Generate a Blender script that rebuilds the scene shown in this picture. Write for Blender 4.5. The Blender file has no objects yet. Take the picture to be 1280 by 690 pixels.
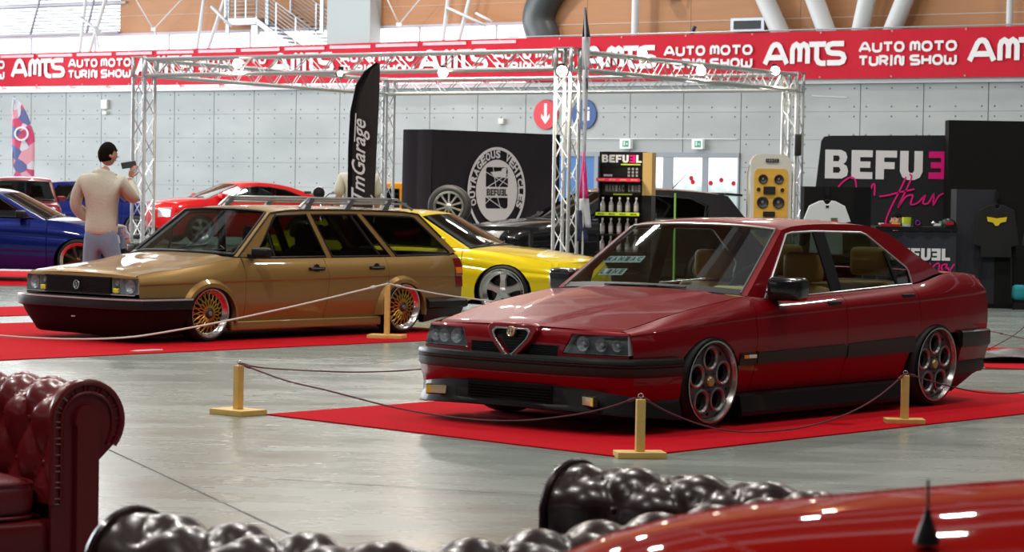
import bpy, bmesh, math, random
from mathutils import Vector, Matrix
sc = bpy.context.scene
COL = sc.collection
rnd = random.Random(7)
PI = math.pi
def D(a): return math.radians(a)

# ------------------------------------------------------------------ camera, world, lights
CF, CP, CR, CH = 3261.8, 0.0333, 0.017, 1.456
cd = bpy.data.cameras.new('camera'); cam = bpy.data.objects.new('camera', cd); COL.objects.link(cam)
cd.sensor_width = 36.0; cd.lens = CF / 1280 * 36.0; cd.clip_start = 0.1; cd.clip_end = 400
cd.dof.use_dof = True; cd.dof.focus_distance = 17.5; cd.dof.aperture_fstop = 9.0
cam.matrix_world = Matrix.Translation((0, 0, CH)) @ Matrix.Rotation(PI/2 - CP, 4, 'X') @ Matrix.Rotation(CR, 4, 'Z')
sc.camera = cam
sc.view_settings.view_transform = 'Standard'; sc.view_settings.look = 'None'
sc.view_settings.gamma = 1.0; sc.view_settings.exposure = 0.12; sc.view_settings.use_curve_mapping = False
w = bpy.data.worlds.new('world'); sc.world = w; w.use_nodes = True
wn = w.node_tree.nodes; bg = wn['Background']
bg.inputs[0].default_value = (0.92, 0.96, 1.0, 1); bg.inputs[1].default_value = 0.45

def area(name, loc, size, power, col=(1, .97, .92), rot=(0, 0, 0), sy=None):
    l = bpy.data.lights.new(name, 'AREA'); l.energy = power; l.color = col; l.size = size
    if sy: l.shape = 'RECTANGLE'; l.size_y = sy
    o = bpy.data.objects.new(name, l); COL.objects.link(o); o.location = loc; o.rotation_euler = rot
    return o
# rows of high-bay hall lamps
for ix in range(4):
    for iy in range(6):
        area('high_bay_lamp', (-13.5 + 9*ix + (iy % 2)*2.0, 5 + 12.5*iy, 13.2), .55, (420 if iy == 0 else 740)*(1.1 - .22*ix), (1, .96, .90))
# daylight through the tall glazing on the left side of the hall
for k in range(5): area('daylight', (-34, 47 + 9*k, 7.5), 7, 2200, (.92, .96, 1.0), (0, D(-80), 0), 7.5)

# ------------------------------------------------------------------ materials
MATS = {}
def pr(name, col, rough=.5, metal=0., coat=0., spec=.5, emit=None, es=0., bump=None, noise=None, trans=0., coatr=.03, alpha=1.):
    if name in MATS: return MATS[name]
    m = bpy.data.materials.new(name); m.use_nodes = True
    nt = m.node_tree; b = nt.nodes['Principled BSDF']
    c = tuple(col) + (1,)
    b.inputs['Base Color'].default_value = c; b.inputs['Roughness'].default_value = rough
    b.inputs['Metallic'].default_value = metal; b.inputs['Coat Weight'].default_value = coat
    b.inputs['Coat Roughness'].default_value = coatr; b.inputs['Specular IOR Level'].default_value = spec
    if emit is not None:
        b.inputs['Emission Color'].default_value = tuple(emit) + (1,); b.inputs['Emission Strength'].default_value = es
    tc = None
    def coord(sc_):
        t = nt.nodes.new('ShaderNodeTexCoord'); mp = nt.nodes.new('ShaderNodeMapping'); nt.links.new(t.outputs['Object'], mp.inputs[0])
        if isinstance(sc_, (tuple, list)): mp.inputs['Scale'].default_value = sc_
        else: mp.inputs['Scale'].default_value = (sc_,)*3
        return mp.outputs[0]
    if noise:   # (scale, amount, second colour)
        n = nt.nodes.new('ShaderNodeTexNoise'); n.inputs['Scale'].default_value = 1; n.inputs['Detail'].default_value = 6
        nt.links.new(coord(noise[0]), n.inputs['Vector'])
        r = nt.nodes.new('ShaderNodeValToRGB'); r.color_ramp.elements[0].position = .5 - noise[1]; r.color_ramp.elements[1].position = .5 + noise[1]
        r.color_ramp.elements[0].color = c; r.color_ramp.elements[1].color = tuple(noise[2]) + (1,)
        nt.links.new(n.outputs[0], r.inputs[0]); nt.links.new(r.outputs[0], b.inputs['Base Color'])
    if bump:    # (scale, strength, distance)
        n = nt.nodes.new('ShaderNodeTexNoise'); n.inputs['Scale'].default_value = 1; n.inputs['Detail'].default_value = 5
        nt.links.new(coord(bump[0]), n.inputs['Vector'])
        bp = nt.nodes.new('ShaderNodeBump'); bp.inputs['Strength'].default_value = bump[1]; bp.inputs['Distance'].default_value = bump[2]
        nt.links.new(n.outputs[0], bp.inputs['Height']); nt.links.new(bp.outputs[0], b.inputs['Normal'])
    MATS[name] = m
    return m

def glass(name, tint, spec=1.0):
    if name in MATS: return MATS[name]
    m = bpy.data.materials.new(name); m.use_nodes = True; nt = m.node_tree; nt.nodes.clear()
    o = nt.nodes.new('ShaderNodeOutputMaterial'); t = nt.nodes.new('ShaderNodeBsdfTransparent'); g = nt.nodes.new('ShaderNodeBsdfGlossy')
    t.inputs[0].default_value = tuple(tint) + (1,); g.inputs['Roughness'].default_value = .02
    f = nt.nodes.new('ShaderNodeFresnel'); ge = nt.nodes.new('ShaderNodeNewGeometry')
    io = nt.nodes.new('ShaderNodeMapRange'); io.inputs[3].default_value = 1.5; io.inputs[4].default_value = 1/1.5
    nt.links.new(ge.outputs['Backfacing'], io.inputs[0]); nt.links.new(io.outputs[0], f.inputs[0])
    mul = nt.nodes.new('ShaderNodeMath'); mul.operation = 'MULTIPLY'; mul.inputs[1].default_value = spec
    mx = nt.nodes.new('ShaderNodeMixShader')
    nt.links.new(f.outputs[0], mul.inputs[0]); nt.links.new(mul.outputs[0], mx.inputs[0]); nt.links.new(t.outputs[0], mx.inputs[1]); nt.links.new(g.outputs[0], mx.inputs[2])
    nt.links.new(mx.outputs[0], o.inputs[0]); MATS[name] = m
    return m

def paint(name, col, metal=.35, rough=.38, coat=1.): return pr(name, col, rough, metal, coat, .1)

def node_mat(name, build):
    m = bpy.data.materials.new(name); m.use_nodes = True; nt = m.node_tree
    build(nt, nt.nodes['Principled BSDF'], nt.links); MATS[name] = m
    return m

def floor_nodes(nt, b, L):
    t = nt.nodes.new('ShaderNodeTexCoord')
    def noise(scale, detail=6, rough=.55, dist=0):
        mp = nt.nodes.new('ShaderNodeMapping'); mp.inputs['Scale'].default_value = scale; mp.inputs['Rotation'].default_value = (0, 0, .5); L.new(t.outputs['Object'], mp.inputs[0])
        n = nt.nodes.new('ShaderNodeTexNoise'); n.inputs['Scale'].default_value = 1; n.inputs['Detail'].default_value = detail; n.inputs['Roughness'].default_value = rough
        n.inputs['Distortion'].default_value = dist; L.new(mp.outputs[0], n.inputs[0]); return n.outputs[0]
    def ramp(s, p0, c0, p1, c1):
        r = nt.nodes.new('ShaderNodeValToRGB'); r.color_ramp.elements[0].position = p0; r.color_ramp.elements[1].position = p1
        r.color_ramp.elements[0].color = c0 + (1,); r.color_ramp.elements[1].color = c1 + (1,); L.new(s, r.inputs[0]); return r.outputs[0]
    a = ramp(noise((.35, .5, 1), 7, .6, .6), .3, (.15, .178, .163), .72, (.245, .285, .262))
    s = ramp(noise((.45, 2.6, 1), 6, .65, 1.6), .35, (.84, .86, .85), .66, (1.03, 1.04, 1.03))
    mx = nt.nodes.new('ShaderNodeMix'); mx.data_type = 'RGBA'; mx.blend_type = 'MULTIPLY'; mx.inputs[0].default_value = .55
    L.new(a, mx.inputs[6]); L.new(s, mx.inputs[7]); L.new(mx.outputs[2], b.inputs['Base Color'])
    r = ramp(noise((.9, 2.2, 1), 5), .3, (.20,)*3, .75, (.34,)*3); L.new(r, b.inputs['Roughness'])
    bp = nt.nodes.new('ShaderNodeBump'); bp.inputs['Strength'].default_value = .05; bp.inputs['Distance'].default_value = .006
    L.new(noise((6, 14, 1), 4), bp.inputs['Height']); L.new(bp.outputs[0], b.inputs['Normal'])
    b.inputs['Specular IOR Level'].default_value = .42
M_FLOOR = node_mat('polished_concrete', floor_nodes)

M_CONC = pr('wall_concrete', (.34, .37, .375), .8, noise=((.5, .5, 1.2), .22, (.43, .46, .465)), bump=((3, 3, 3), .1, .01))
M_GROOVE = pr('groove', (.10, .11, .115), .9)
M_REDB = pr('banner_red', (.56, .006, .028), .6, spec=.2, noise=((1.2, 1.2, .4), .3, (.47, .004, .02)))
M_WHITE = pr('white_print', (.78, .78, .80), .55)
M_WOOD = pr('wall_wood', (.42, .20, .085), .6, noise=((.6, .6, 6), .3, (.36, .165, .065)))
M_ALU = pr('aluminium', (.60, .61, .62), .35, .7)
M_STEEL = pr('galvanised_steel', (.42, .46, .50), .45, .5)
M_TUBE = pr('painted_tube', (.62, .65, .67), .5)
M_SKY = pr('daylight_pane', (.8, .8, .8), .5, emit=(.93, .97, 1.0), es=1.7)
M_BLACK = pr('black_cloth', (.008, .008, .009), .9, spec=.1)
M_BLACKP = pr('black_plastic', (.008, .008, .009), .40, spec=.3)
M_RUB = pr('tyre_rubber', (.010, .010, .010), .6)
M_CHROME = pr('chrome', (.85, .85, .86), .08, 1.)
M_CARPET = pr('red_carpet', (.47, .007, .014), .95, spec=.05, noise=((60, 60, 60), .3, (.38, .004, .010)), bump=((220, 220, 220), .5, .004))
M_PINE = pr('pine', (.74, .50, .16), .6, noise=((4, 4, 30), .3, (.62, .38, .10)))
M_PINK = pr('pink_print', (.85, .0, .22), .5)

# ------------------------------------------------------------------ mesh helpers
def tag(o, label=None, cat=None, group=None, kind=None):
    if label: o['label'] = label
    if cat: o['category'] = cat
    if group: o['group'] = group
    if kind: o['kind'] = kind
    return o
def empty(name, loc=(0, 0, 0), rz=0., parent=None):
    o = bpy.data.objects.new(name, None); COL.objects.link(o); o.location = loc; o.rotation_euler = (0, 0, rz); o.empty_display_size = .1
    if parent: o.parent = parent
    return o
def thing(name, label, cat, loc=(0, 0, 0), rz=0., group=None):
    return tag(empty(name, loc, rz), label, cat, group)
def cp(o, parent=None, loc=None, rz=None):
    c = o.copy(); COL.objects.link(c)
    if parent is not None: c.parent = parent
    for ch in list(o.children): cp(ch, c)
    if loc is not None: c.location = loc
    if rz is not None: c.rotation_euler = (0, 0, rz)
    return c

class MB:
    def __init__(s): s.v = []; s.f = []; s.m = []; s.sm = []; s.mats = []
    def mi(s, mat):
        if mat is None: return 0
        if mat not in s.mats: s.mats.append(mat)
        return s.mats.index(mat)
    def add(s, vs, fs, mat=None, M=None, smooth=False):
        o = len(s.v); k = s.mi(mat)
        for p in vs:
            p = Vector(p); s.v.append(tuple(M @ p if M is not None else p))
        for f in fs: s.f.append([i + o for i in f]); s.m.append(k); s.sm.append(smooth)
    def box(s, c, d, mat=None, M=None, rz=0., bev=0.):
        x, y, z = (q/2 for q in d)
        T = Matrix.Translation(c) @ Matrix.Rotation(rz, 4, 'Z')
        if M is not None: T = M @ T
        if bev <= 0:
            vs = [(a*x, b*y, e*z) for e in (-1, 1) for a, b in ((-1, -1), (1, -1), (1, 1), (-1, 1))]
            s.add(vs, [(3, 2, 1, 0), (4, 5, 6, 7), (0, 1, 5, 4), (1, 2, 6, 5), (2, 3, 7, 6), (3, 0, 4, 7)], mat, T)
        else:
            bm = bmesh.new(); bmesh.ops.create_cube(bm, size=1)
            for v in bm.verts: v.co = Vector((v.co.x*2*x, v.co.y*2*y, v.co.z*2*z))
            bmesh.ops.bevel(bm, geom=bm.edges[:], offset=bev, segments=3, affect='EDGES', profile=.6)
            s.add([v.co[:] for v in bm.verts], [[v.index for v in f.verts] for f in bm.faces], mat, T, True); bm.free()
    def tube(s, pts, r, n=8, mat=None, M=None, cap=True, closed=False, smooth=True):
        pts = [Vector(p) for p in pts]; N = len(pts)
        rr = r if isinstance(r, (list, tuple)) else [r]*N
        vs = []; up = None
        for i, p in enumerate(pts):
            if closed: t = (pts[(i+1) % N] - pts[i-1])
            else: t = pts[min(i+1, N-1)] - pts[max(i-1, 0)]
            t.normalize()
            if up is None:
                up = Vector((0, 0, 1)) if abs(t.z) < .9 else Vector((1, 0, 0))
                a = t.cross(up).normalized()
            else: a = (a - t*a.dot(t)).normalized()
            b = t.cross(a)
            for k in range(n):
                q = 2*PI*k/n; vs.append(p + (a*math.cos(q) + b*math.sin(q))*rr[i])
        fs = []
        for i in range(N if closed else N-1):
            j = (i+1) % N
            for k in range(n): fs.append((i*n+k, i*n+(k+1) % n, j*n+(k+1) % n, j*n+k))
        if cap and not closed: fs += [tuple(range(n-1, -1, -1)), tuple((N-1)*n + k for k in range(n))]
        s.add(vs, fs, mat, M, smooth)
    def lathe(s, prof, n=32, mat=None, M=None, smooth=True, closed=False):
        # profile (radius, height); axis = local Z
        vs = []; fs = []; P = len(prof)
        for i in range(n):
            a = 2*PI*i/n
            for r, h in prof: vs.append((r*math.cos(a), r*math.sin(a), h))
        for i in range(n):
            j = (i+1) % n
            for k in range(P if closed else P-1):
                l = (k+1) % P; fs.append((i*P+k, j*P+k, j*P+l, i*P+l))
        s.add(vs, fs, mat, M, smooth)
    def poly(s, pts, th, mat=None, M=None):
        # prism over a simple polygon in XY, thickness along +Z
        n = len(pts); vs = [(x, y, 0) for x, y in pts] + [(x, y, th) for x, y in pts]
        fs = [tuple(range(n-1, -1, -1)), tuple(range(n, 2*n))] + [(i, (i+1) % n, n+(i+1) % n, n+i) for i in range(n)]
        s.add(vs, fs, mat, M)
    def grid(s, nu, nv, fn, mat=None, M=None, smooth=True, closeu=False):
        vs = [fn(i/(nu), j/(nv)) for i in range(nu + (0 if closeu else 1)) for j in range(nv+1)]
        fs = []; W = nv+1
        for i in range(nu):
            i2 = (i+1) % nu if closeu else i+1
            for j in range(nv): fs.append((i*W+j, i2*W+j, i2*W+j+1, i*W+j+1))
        s.add(vs, fs, mat, M, smooth)
    def build(s, name, mat=None, parent=None, loc=None, rot=None, fixn=True):
        me = bpy.data.meshes.new(name)
        me.from_pydata(s.v, [], s.f)
        mats = s.mats if s.mats else [mat]
        for m in mats: me.materials.append(m)
        me.polygons.foreach_set('material_index', s.m if s.mats else [0]*len(s.f)); me.polygons.foreach_set('use_smooth', s.sm)
        if fixn:
            bm = bmesh.new(); bm.from_mesh(me); bmesh.ops.recalc_face_normals(bm, faces=bm.faces)
            for e in bm.edges:
                if len(e.link_faces) == 2 and e.calc_face_angle(0) > .7: e.smooth = False
            bm.to_mesh(me); bm.free()
        o = bpy.data.objects.new(name, me); COL.objects.link(o)
        if parent: o.parent = parent
        if loc: o.location = loc
        if rot: o.rotation_euler = rot
        return o

def quick(name, mat, parent, fn, **k):
    b = MB(); fn(b); return b.build(name, mat, parent, **k)

def frame(o, x, y=None, z=None):
    """matrix with origin o, local X along x, local Y along y"""
    x = Vector(x).normalized(); y = Vector(y).normalized(); z = x.cross(y).normalized(); y = z.cross(x)
    return Matrix(((x.x, y.x, z.x, o[0]), (x.y, y.y, z.y, o[1]), (x.z, y.z, z.z, o[2]), (0, 0, 0, 1)))

def text_geo(txt, size=1., bold=0., shear=0., space=1., th=.004, align='LEFT'):
    cu = bpy.data.curves.new('t', 'FONT'); cu.body = txt; cu.size = size; cu.offset = bold; cu.shear = shear; cu.space_character = space
    cu.extrude = th/2; cu.align_x = align; cu.resolution_u = 3
    ob = bpy.data.objects.new('t', cu); COL.objects.link(ob)
    dg = bpy.context.evaluated_depsgraph_get(); dg.update()
    me = bpy.data.meshes.new_from_object(ob.evaluated_get(dg))
    vs = [v.co[:] for v in me.vertices]; fs = [list(p.vertices) for p in me.polygons]
    bpy.data.objects.remove(ob); bpy.data.curves.remove(cu); bpy.data.meshes.remove(me)
    return vs, fs
def text_w(vs): xs = [v[0] for v in vs]; return min(xs), max(xs)
def put_text(mb, txt, M, width=None, height=None, mat=None, **k):
    """text whose lower left corner sits at M's origin, scaled to width x height"""
    vs, fs = text_geo(txt, **k)
    x0, x1 = text_w(vs); y0 = min(v[1] for v in vs); y1 = max(v[1] for v in vs)
    sx = width/(x1-x0) if width else 1; sy = height/(y1-y0) if height else sx
    if not width and height: sx = sy
    mb.add([((v[0]-x0)*sx, (v[1]-y0)*sy, v[2]+.002) for v in vs], fs, mat, M)

def plate(outline, holes, th=.01, bevel=0.):
    """flat plate with holes in XY, from a filled 2D curve"""
    cu = bpy.data.curves.new('p', 'CURVE'); cu.dimensions = '2D'; cu.fill_mode = 'BOTH'; cu.extrude = th/2; cu.bevel_depth = bevel; cu.bevel_resolution = 1
    for loop in [outline] + list(holes):
        sp = cu.splines.new('POLY'); sp.points.add(len(loop)-1); sp.use_cyclic_u = True
        for i, p in enumerate(loop): sp.points[i].co = (p[0], p[1], 0, 1)
    ob = bpy.data.objects.new('p', cu); COL.objects.link(ob)
    dg = bpy.context.evaluated_depsgraph_get(); dg.update()
    me = bpy.data.meshes.new_from_object(ob.evaluated_get(dg))
    vs = [v.co[:] for v in me.vertices]; fs = [list(p.vertices) for p in me.polygons]
    bpy.data.objects.remove(ob); bpy.data.curves.remove(cu); bpy.data.meshes.remove(me)
    return vs, fs
def circle(cx, cy, r, n=24, ry=None): return [(cx + r*math.cos(2*PI*i/n), cy + (ry or r)*math.sin(2*PI*i/n)) for i in range(n)]
def rrect(x0, y0, x1, y1, r, n=5):
    out = []
    for cx, cy, a in ((x1-r, y1-r, 0), (x0+r, y1-r, 90), (x0+r, y0+r, 180), (x1-r, y0+r, 270)):
        for i in range(n+1): out.append((cx + r*math.cos(D(a + 90*i/n)), cy + r*math.sin(D(a + 90*i/n))))
    return out

def smooth_path(pts, k=6):
    P = [Vector(p) for p in pts]; out = []
    for i in range(len(P)-1):
        p0 = P[max(i-1, 0)]; p1 = P[i]; p2 = P[i+1]; p3 = P[min(i+2, len(P)-1)]
        for j in range(k):
            t = j/k; out.append(.5*((2*p1) + (p2-p0)*t + (2*p0-5*p1+4*p2-p3)*t*t + (3*p1-p0-3*p2+p3)*t**3))
    out.append(P[-1]); return out
def ribbon(mb, pts, wd, mat, M, th=.004, smooth=0):
    """2D stroke of width wd along pts, as a thin solid"""
    P = [Vector((p[0], p[1], 0)) for p in pts]
    if smooth: P = smooth_path(P, smooth)
    n = len(P); Lf = []; Rt = []
    for i in range(n):
        a = (P[i]-P[i-1]).normalized() if i else (P[1]-P[0]).normalized(); b = (P[i+1]-P[i]).normalized() if i < n-1 else a
        t = (a+b); t = t.normalized() if t.length > 1e-6 else a
        nn = Vector((-t.y, t.x, 0)); ca = max(.45, nn.dot(Vector((-a.y, a.x, 0))))
        Lf.append(P[i]+nn*wd/2/ca); Rt.append(P[i]-nn*wd/2/ca)
    vs = [v for v in Lf] + [v for v in Rt]; vs += [v + Vector((0, 0, th)) for v in vs[:]]
    fs = []
    for i in range(n-1):
        fs += [(i, n+i, n+i+1, i+1), (2*n+i, 2*n+i+1, 3*n+i+1, 3*n+i), (i, i+1, 2*n+i+1, 2*n+i), (n+i, 3*n+i, 3*n+i+1, n+i+1)]
    mb.add(vs, fs, mat, M)

# rounded stroke letters (unit box): list of strokes; used on the hall banner
GL = {
 'A': [[(0, 0), (.30, .86), (.38, .97), (.47, 1), (.56, .97), (.64, .86), (.94, 0)], [(.16, .33), (.78, .33)]],
 'M': [[(0, 0), (0, .72), (.06, .9), (.17, .98), (.28, .9), (.34, .72), (.34, .18)], [(.34, .6), (.34, .72), (.4, .9), (.51, .98), (.62, .9), (.68, .72), (.68, .0)], [(.34, .3), (.34, .1)]],
 'm': [[(0, 0), (0, .72), (.08, .92), (.24, 1), (.38, .9), (.44, .72), (.44, .3), (.5, .08), (.62, 0), (.74, .08), (.8, .25), (.8, 1)]],
 'T': [[(0, .97), (.72, .97)], [(.36, .97), (.36, 0)]],
 't': [[(0, .97), (.74, .97)], [(.34, .97), (.34, .24), (.42, .06), (.56, 0), (.74, 0)]],
 'S': [[(.72, .98), (.22, .98), (.06, .92), (0, .76), (.06, .58), (.2, .51), (.54, .49), (.68, .42), (.74, .25), (.68, .08), (.54, .02), (0, .02)]],
 'U': [[(0, 1), (0, .26), (.08, .08), (.24, .01), (.44, .01), (.6, .08), (.68, .26), (.68, 1)]],
 'O': [[(.36, .99), (.16, .94), (.04, .76), (0, .5), (.04, .24), (.16, .06), (.36, .01), (.56, .06), (.68, .24), (.72, .5), (.68, .76), (.56, .94), (.36, .99)]],
 'R': [[(0, 0), (0, .98), (.4, .98), (.58, .9), (.64, .72), (.58, .54), (.4, .45), (.04, .45)], [(.32, .45), (.66, 0)]],
 'I': [[(.1, 0), (.1, 1)], [(0, .98), (.2, .98)], [(0, .02), (.2, .02)]],
 'N': [[(0, 0), (0, .74), (.08, .93), (.24, .99), (.38, .9), (.44, .72), (.44, .3), (.5, .08), (.62, .01), (.7, .1), (.7, 1)]],
 'H': [[(0, 0), (0, 1)], [(.64, 0), (.64, 1)], [(0, .5), (.64, .5)]],
 'W': [[(0, 1), (0, .26), (.08, .08), (.22, .01), (.36, .08), (.44, .26), (.44, .7)], [(.44, .26), (.52, .08), (.66, .01), (.8, .08), (.88, .26), (.88, 1)]],
}
GW = {'A': .94, 'M': .68, 'm': .8, 'T': .72, 't': .74, 'S': .74, 'U': .68, 'O': .72, 'R': .66, 'I': .2, 'N': .7, 'H': .64, 'W': .88, ' ': .3}
def strokes(mb, txt, M, width, height, wd, mat, gap=.26, th=.006):
    tot = sum(GW[c] for c in txt) + gap*(len(txt)-1); k = (width - wd)/tot; h = height - wd; x = wd/2
    for c in txt:
        for i_, s_ in enumerate(GL.get(c, [])): ribbon(mb, [(x + p[0]*k, wd/2 + p[1]*h) for p in s_], wd, mat, M, th + .004*i_)
        x += (GW[c] + gap)*k
# heavy block letters
BL = {
 'B': ([(0, 0), (.62, 0), (.82, .1), (.86, .27), (.8, .45), (.68, .51), (.78, .6), (.82, .75), (.76, .92), (.58, 1), (0, 1)], [[(.3, .2), (.3, .4), (.52, .4), (.58, .3), (.52, .2)], [(.3, .6), (.3, .8), (.5, .8), (.55, .7), (.5, .6)]], .86),
 'E': ([(0, 0), (.78, 0), (.78, .24), (.32, .24), (.32, .39), (.7, .39), (.7, .61), (.32, .61), (.32, .76), (.78, .76), (.78, 1), (0, 1)], [], .78),
 'e': ([(.78, 0), (0, 0), (0, .24), (.46, .24), (.46, .39), (.08, .39), (.08, .61), (.46, .61), (.46, .76), (0, .76), (0, 1), (.78, 1)], [], .78),
 'F': ([(0, 0), (.31, 0), (.31, .36), (.7, .36), (.7, .6), (.31, .6), (.31, .76), (.78, .76), (.78, 1), (0, 1)], [], .78),
 'U': ([(0, 1), (0, .28), (.1, .08), (.3, -.01), (.54, -.01), (.74, .08), (.84, .28), (.84, 1), (.53, 1), (.53, .32), (.48, .24), (.36, .24), (.31, .32), (.31, 1)], [], .84),
 'L': ([(0, 0), (.74, 0), (.74, .25), (.31, .25), (.31, 1), (0, 1)], [], .74)}
def block(mb, txt, M, width, height, mats, th=.006, gap=.1):
    tot = sum(BL[c][2] for c in txt) + gap*(len(txt)-1); k = width/tot; x = 0
    for i, c in enumerate(txt):
        o, hs, wd = BL[c]
        vs, fs = plate([((x+p[0])*k, p[1]*height) for p in o], [[((x+p[0])*k, p[1]*height) for p in h] for h in hs], th)
        mb.add([(v[0], v[1], v[2]+th/2+.001) for v in vs], fs, mats[i] if isinstance(mats, list) else mats, M); x += wd + gap
# ------------------------------------------------------------------ car bodies
def curve(tab):
    """monotone cubic interpolation through (x, value) pairs"""
    xs = [p[0] for p in tab]; ys = [p[1] for p in tab]; n = len(xs)
    if n == 1: return lambda x: ys[0]
    d = [(ys[i+1]-ys[i])/(xs[i+1]-xs[i]) for i in range(n-1)]
    m = [d[0]] + [0 if d[i-1]*d[i] <= 0 else 2*d[i-1]*d[i]/(d[i-1]+d[i]) for i in range(1, n-1)] + [d[-1]]
    def f(x):
        if x <= xs[0]: return ys[0] + (x-xs[0])*0
        if x >= xs[-1]: return ys[-1]
        i = 0
        while x > xs[i+1]: i += 1
        h = xs[i+1]-xs[i]; t = (x-xs[i])/h
        return ys[i]*(1+2*t)*(1-t)**2 + m[i]*h*t*(1-t)**2 + ys[i+1]*t*t*(3-2*t) + m[i+1]*h*t*t*(t-1)
    return f
def smst(a, b, x):
    t = max(0., min(1., (x-a)/(b-a))); return t*t*(3-2*t)

def surf(name, poly, fmap, mat, parent, us=(), vs=(), thick=0., out=None, seg=.06, smooth=True, sharp=True):
    """flat polygon in (u, v), cut along the given grid lines and bent onto a surface"""
    pts = []
    for i, p in enumerate(poly):
        q = poly[(i+1) % len(poly)]; L = math.hypot(q[0]-p[0], q[1]-p[1]); k = max(1, int(L/seg))
        for j in range(k): pts.append((p[0] + (q[0]-p[0])*j/k, p[1] + (q[1]-p[1])*j/k))
    bm = bmesh.new(); vv = [bm.verts.new((x, y, 0)) for x, y in pts]; bm.faces.new(vv)
    u0 = min(p[0] for p in pts); u1 = max(p[0] for p in pts); v0 = min(p[1] for p in pts); v1 = max(p[1] for p in pts)
    for ls, no, lo, hi, ax in ((us, (1, 0, 0), u0, u1, 0), (vs, (0, 1, 0), v0, v1, 1)):
        for c in ls:
            if lo + 1e-4 < c < hi - 1e-4:
                co = (c, 0, 0) if ax == 0 else (0, c, 0)
                bmesh.ops.bisect_plane(bm, geom=bm.verts[:]+bm.edges[:]+bm.faces[:], plane_co=co, plane_no=no, dist=1e-5)
    bmesh.ops.remove_doubles(bm, verts=bm.verts, dist=1e-5)
    for v in bm.verts: v.co = Vector(fmap(v.co.x, v.co.y))
    bmesh.ops.recalc_face_normals(bm, faces=bm.faces)
    if out is not None:
        s = 0.
        for f in bm.faces: s += f.normal.dot(f.calc_center_median() - Vector(out))*f.calc_area()
        if s < 0: bmesh.ops.reverse_faces(bm, faces=bm.faces)
    for f in bm.faces: f.smooth = smooth
    if sharp:
        for e in bm.edges:
            if len(e.link_faces) < 2: e.smooth = False
    me = bpy.data.meshes.new(name); bm.to_mesh(me); bm.free(); me.materials.append(mat)
    o = bpy.data.objects.new(name, me); COL.objects.link(o); o.parent = parent
    if thick:
        md = o.modifiers.new('s', 'SOLIDIFY'); md.thickness = thick; md.offset = -1; md.use_even_offset = False
    return o
def rng(a, b, s): 
    n = max(1, int(round(abs(b-a)/s))); return [a + (b-a)*i/n for i in range(n+1)]
def arc(cx, cz, rx, rz, a0, a1, n=14): return [(cx + rx*math.cos(D(a0+(a1-a0)*i/n)), cz + rz*math.sin(D(a0+(a1-a0)*i/n))) for i in range(n+1)]

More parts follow.
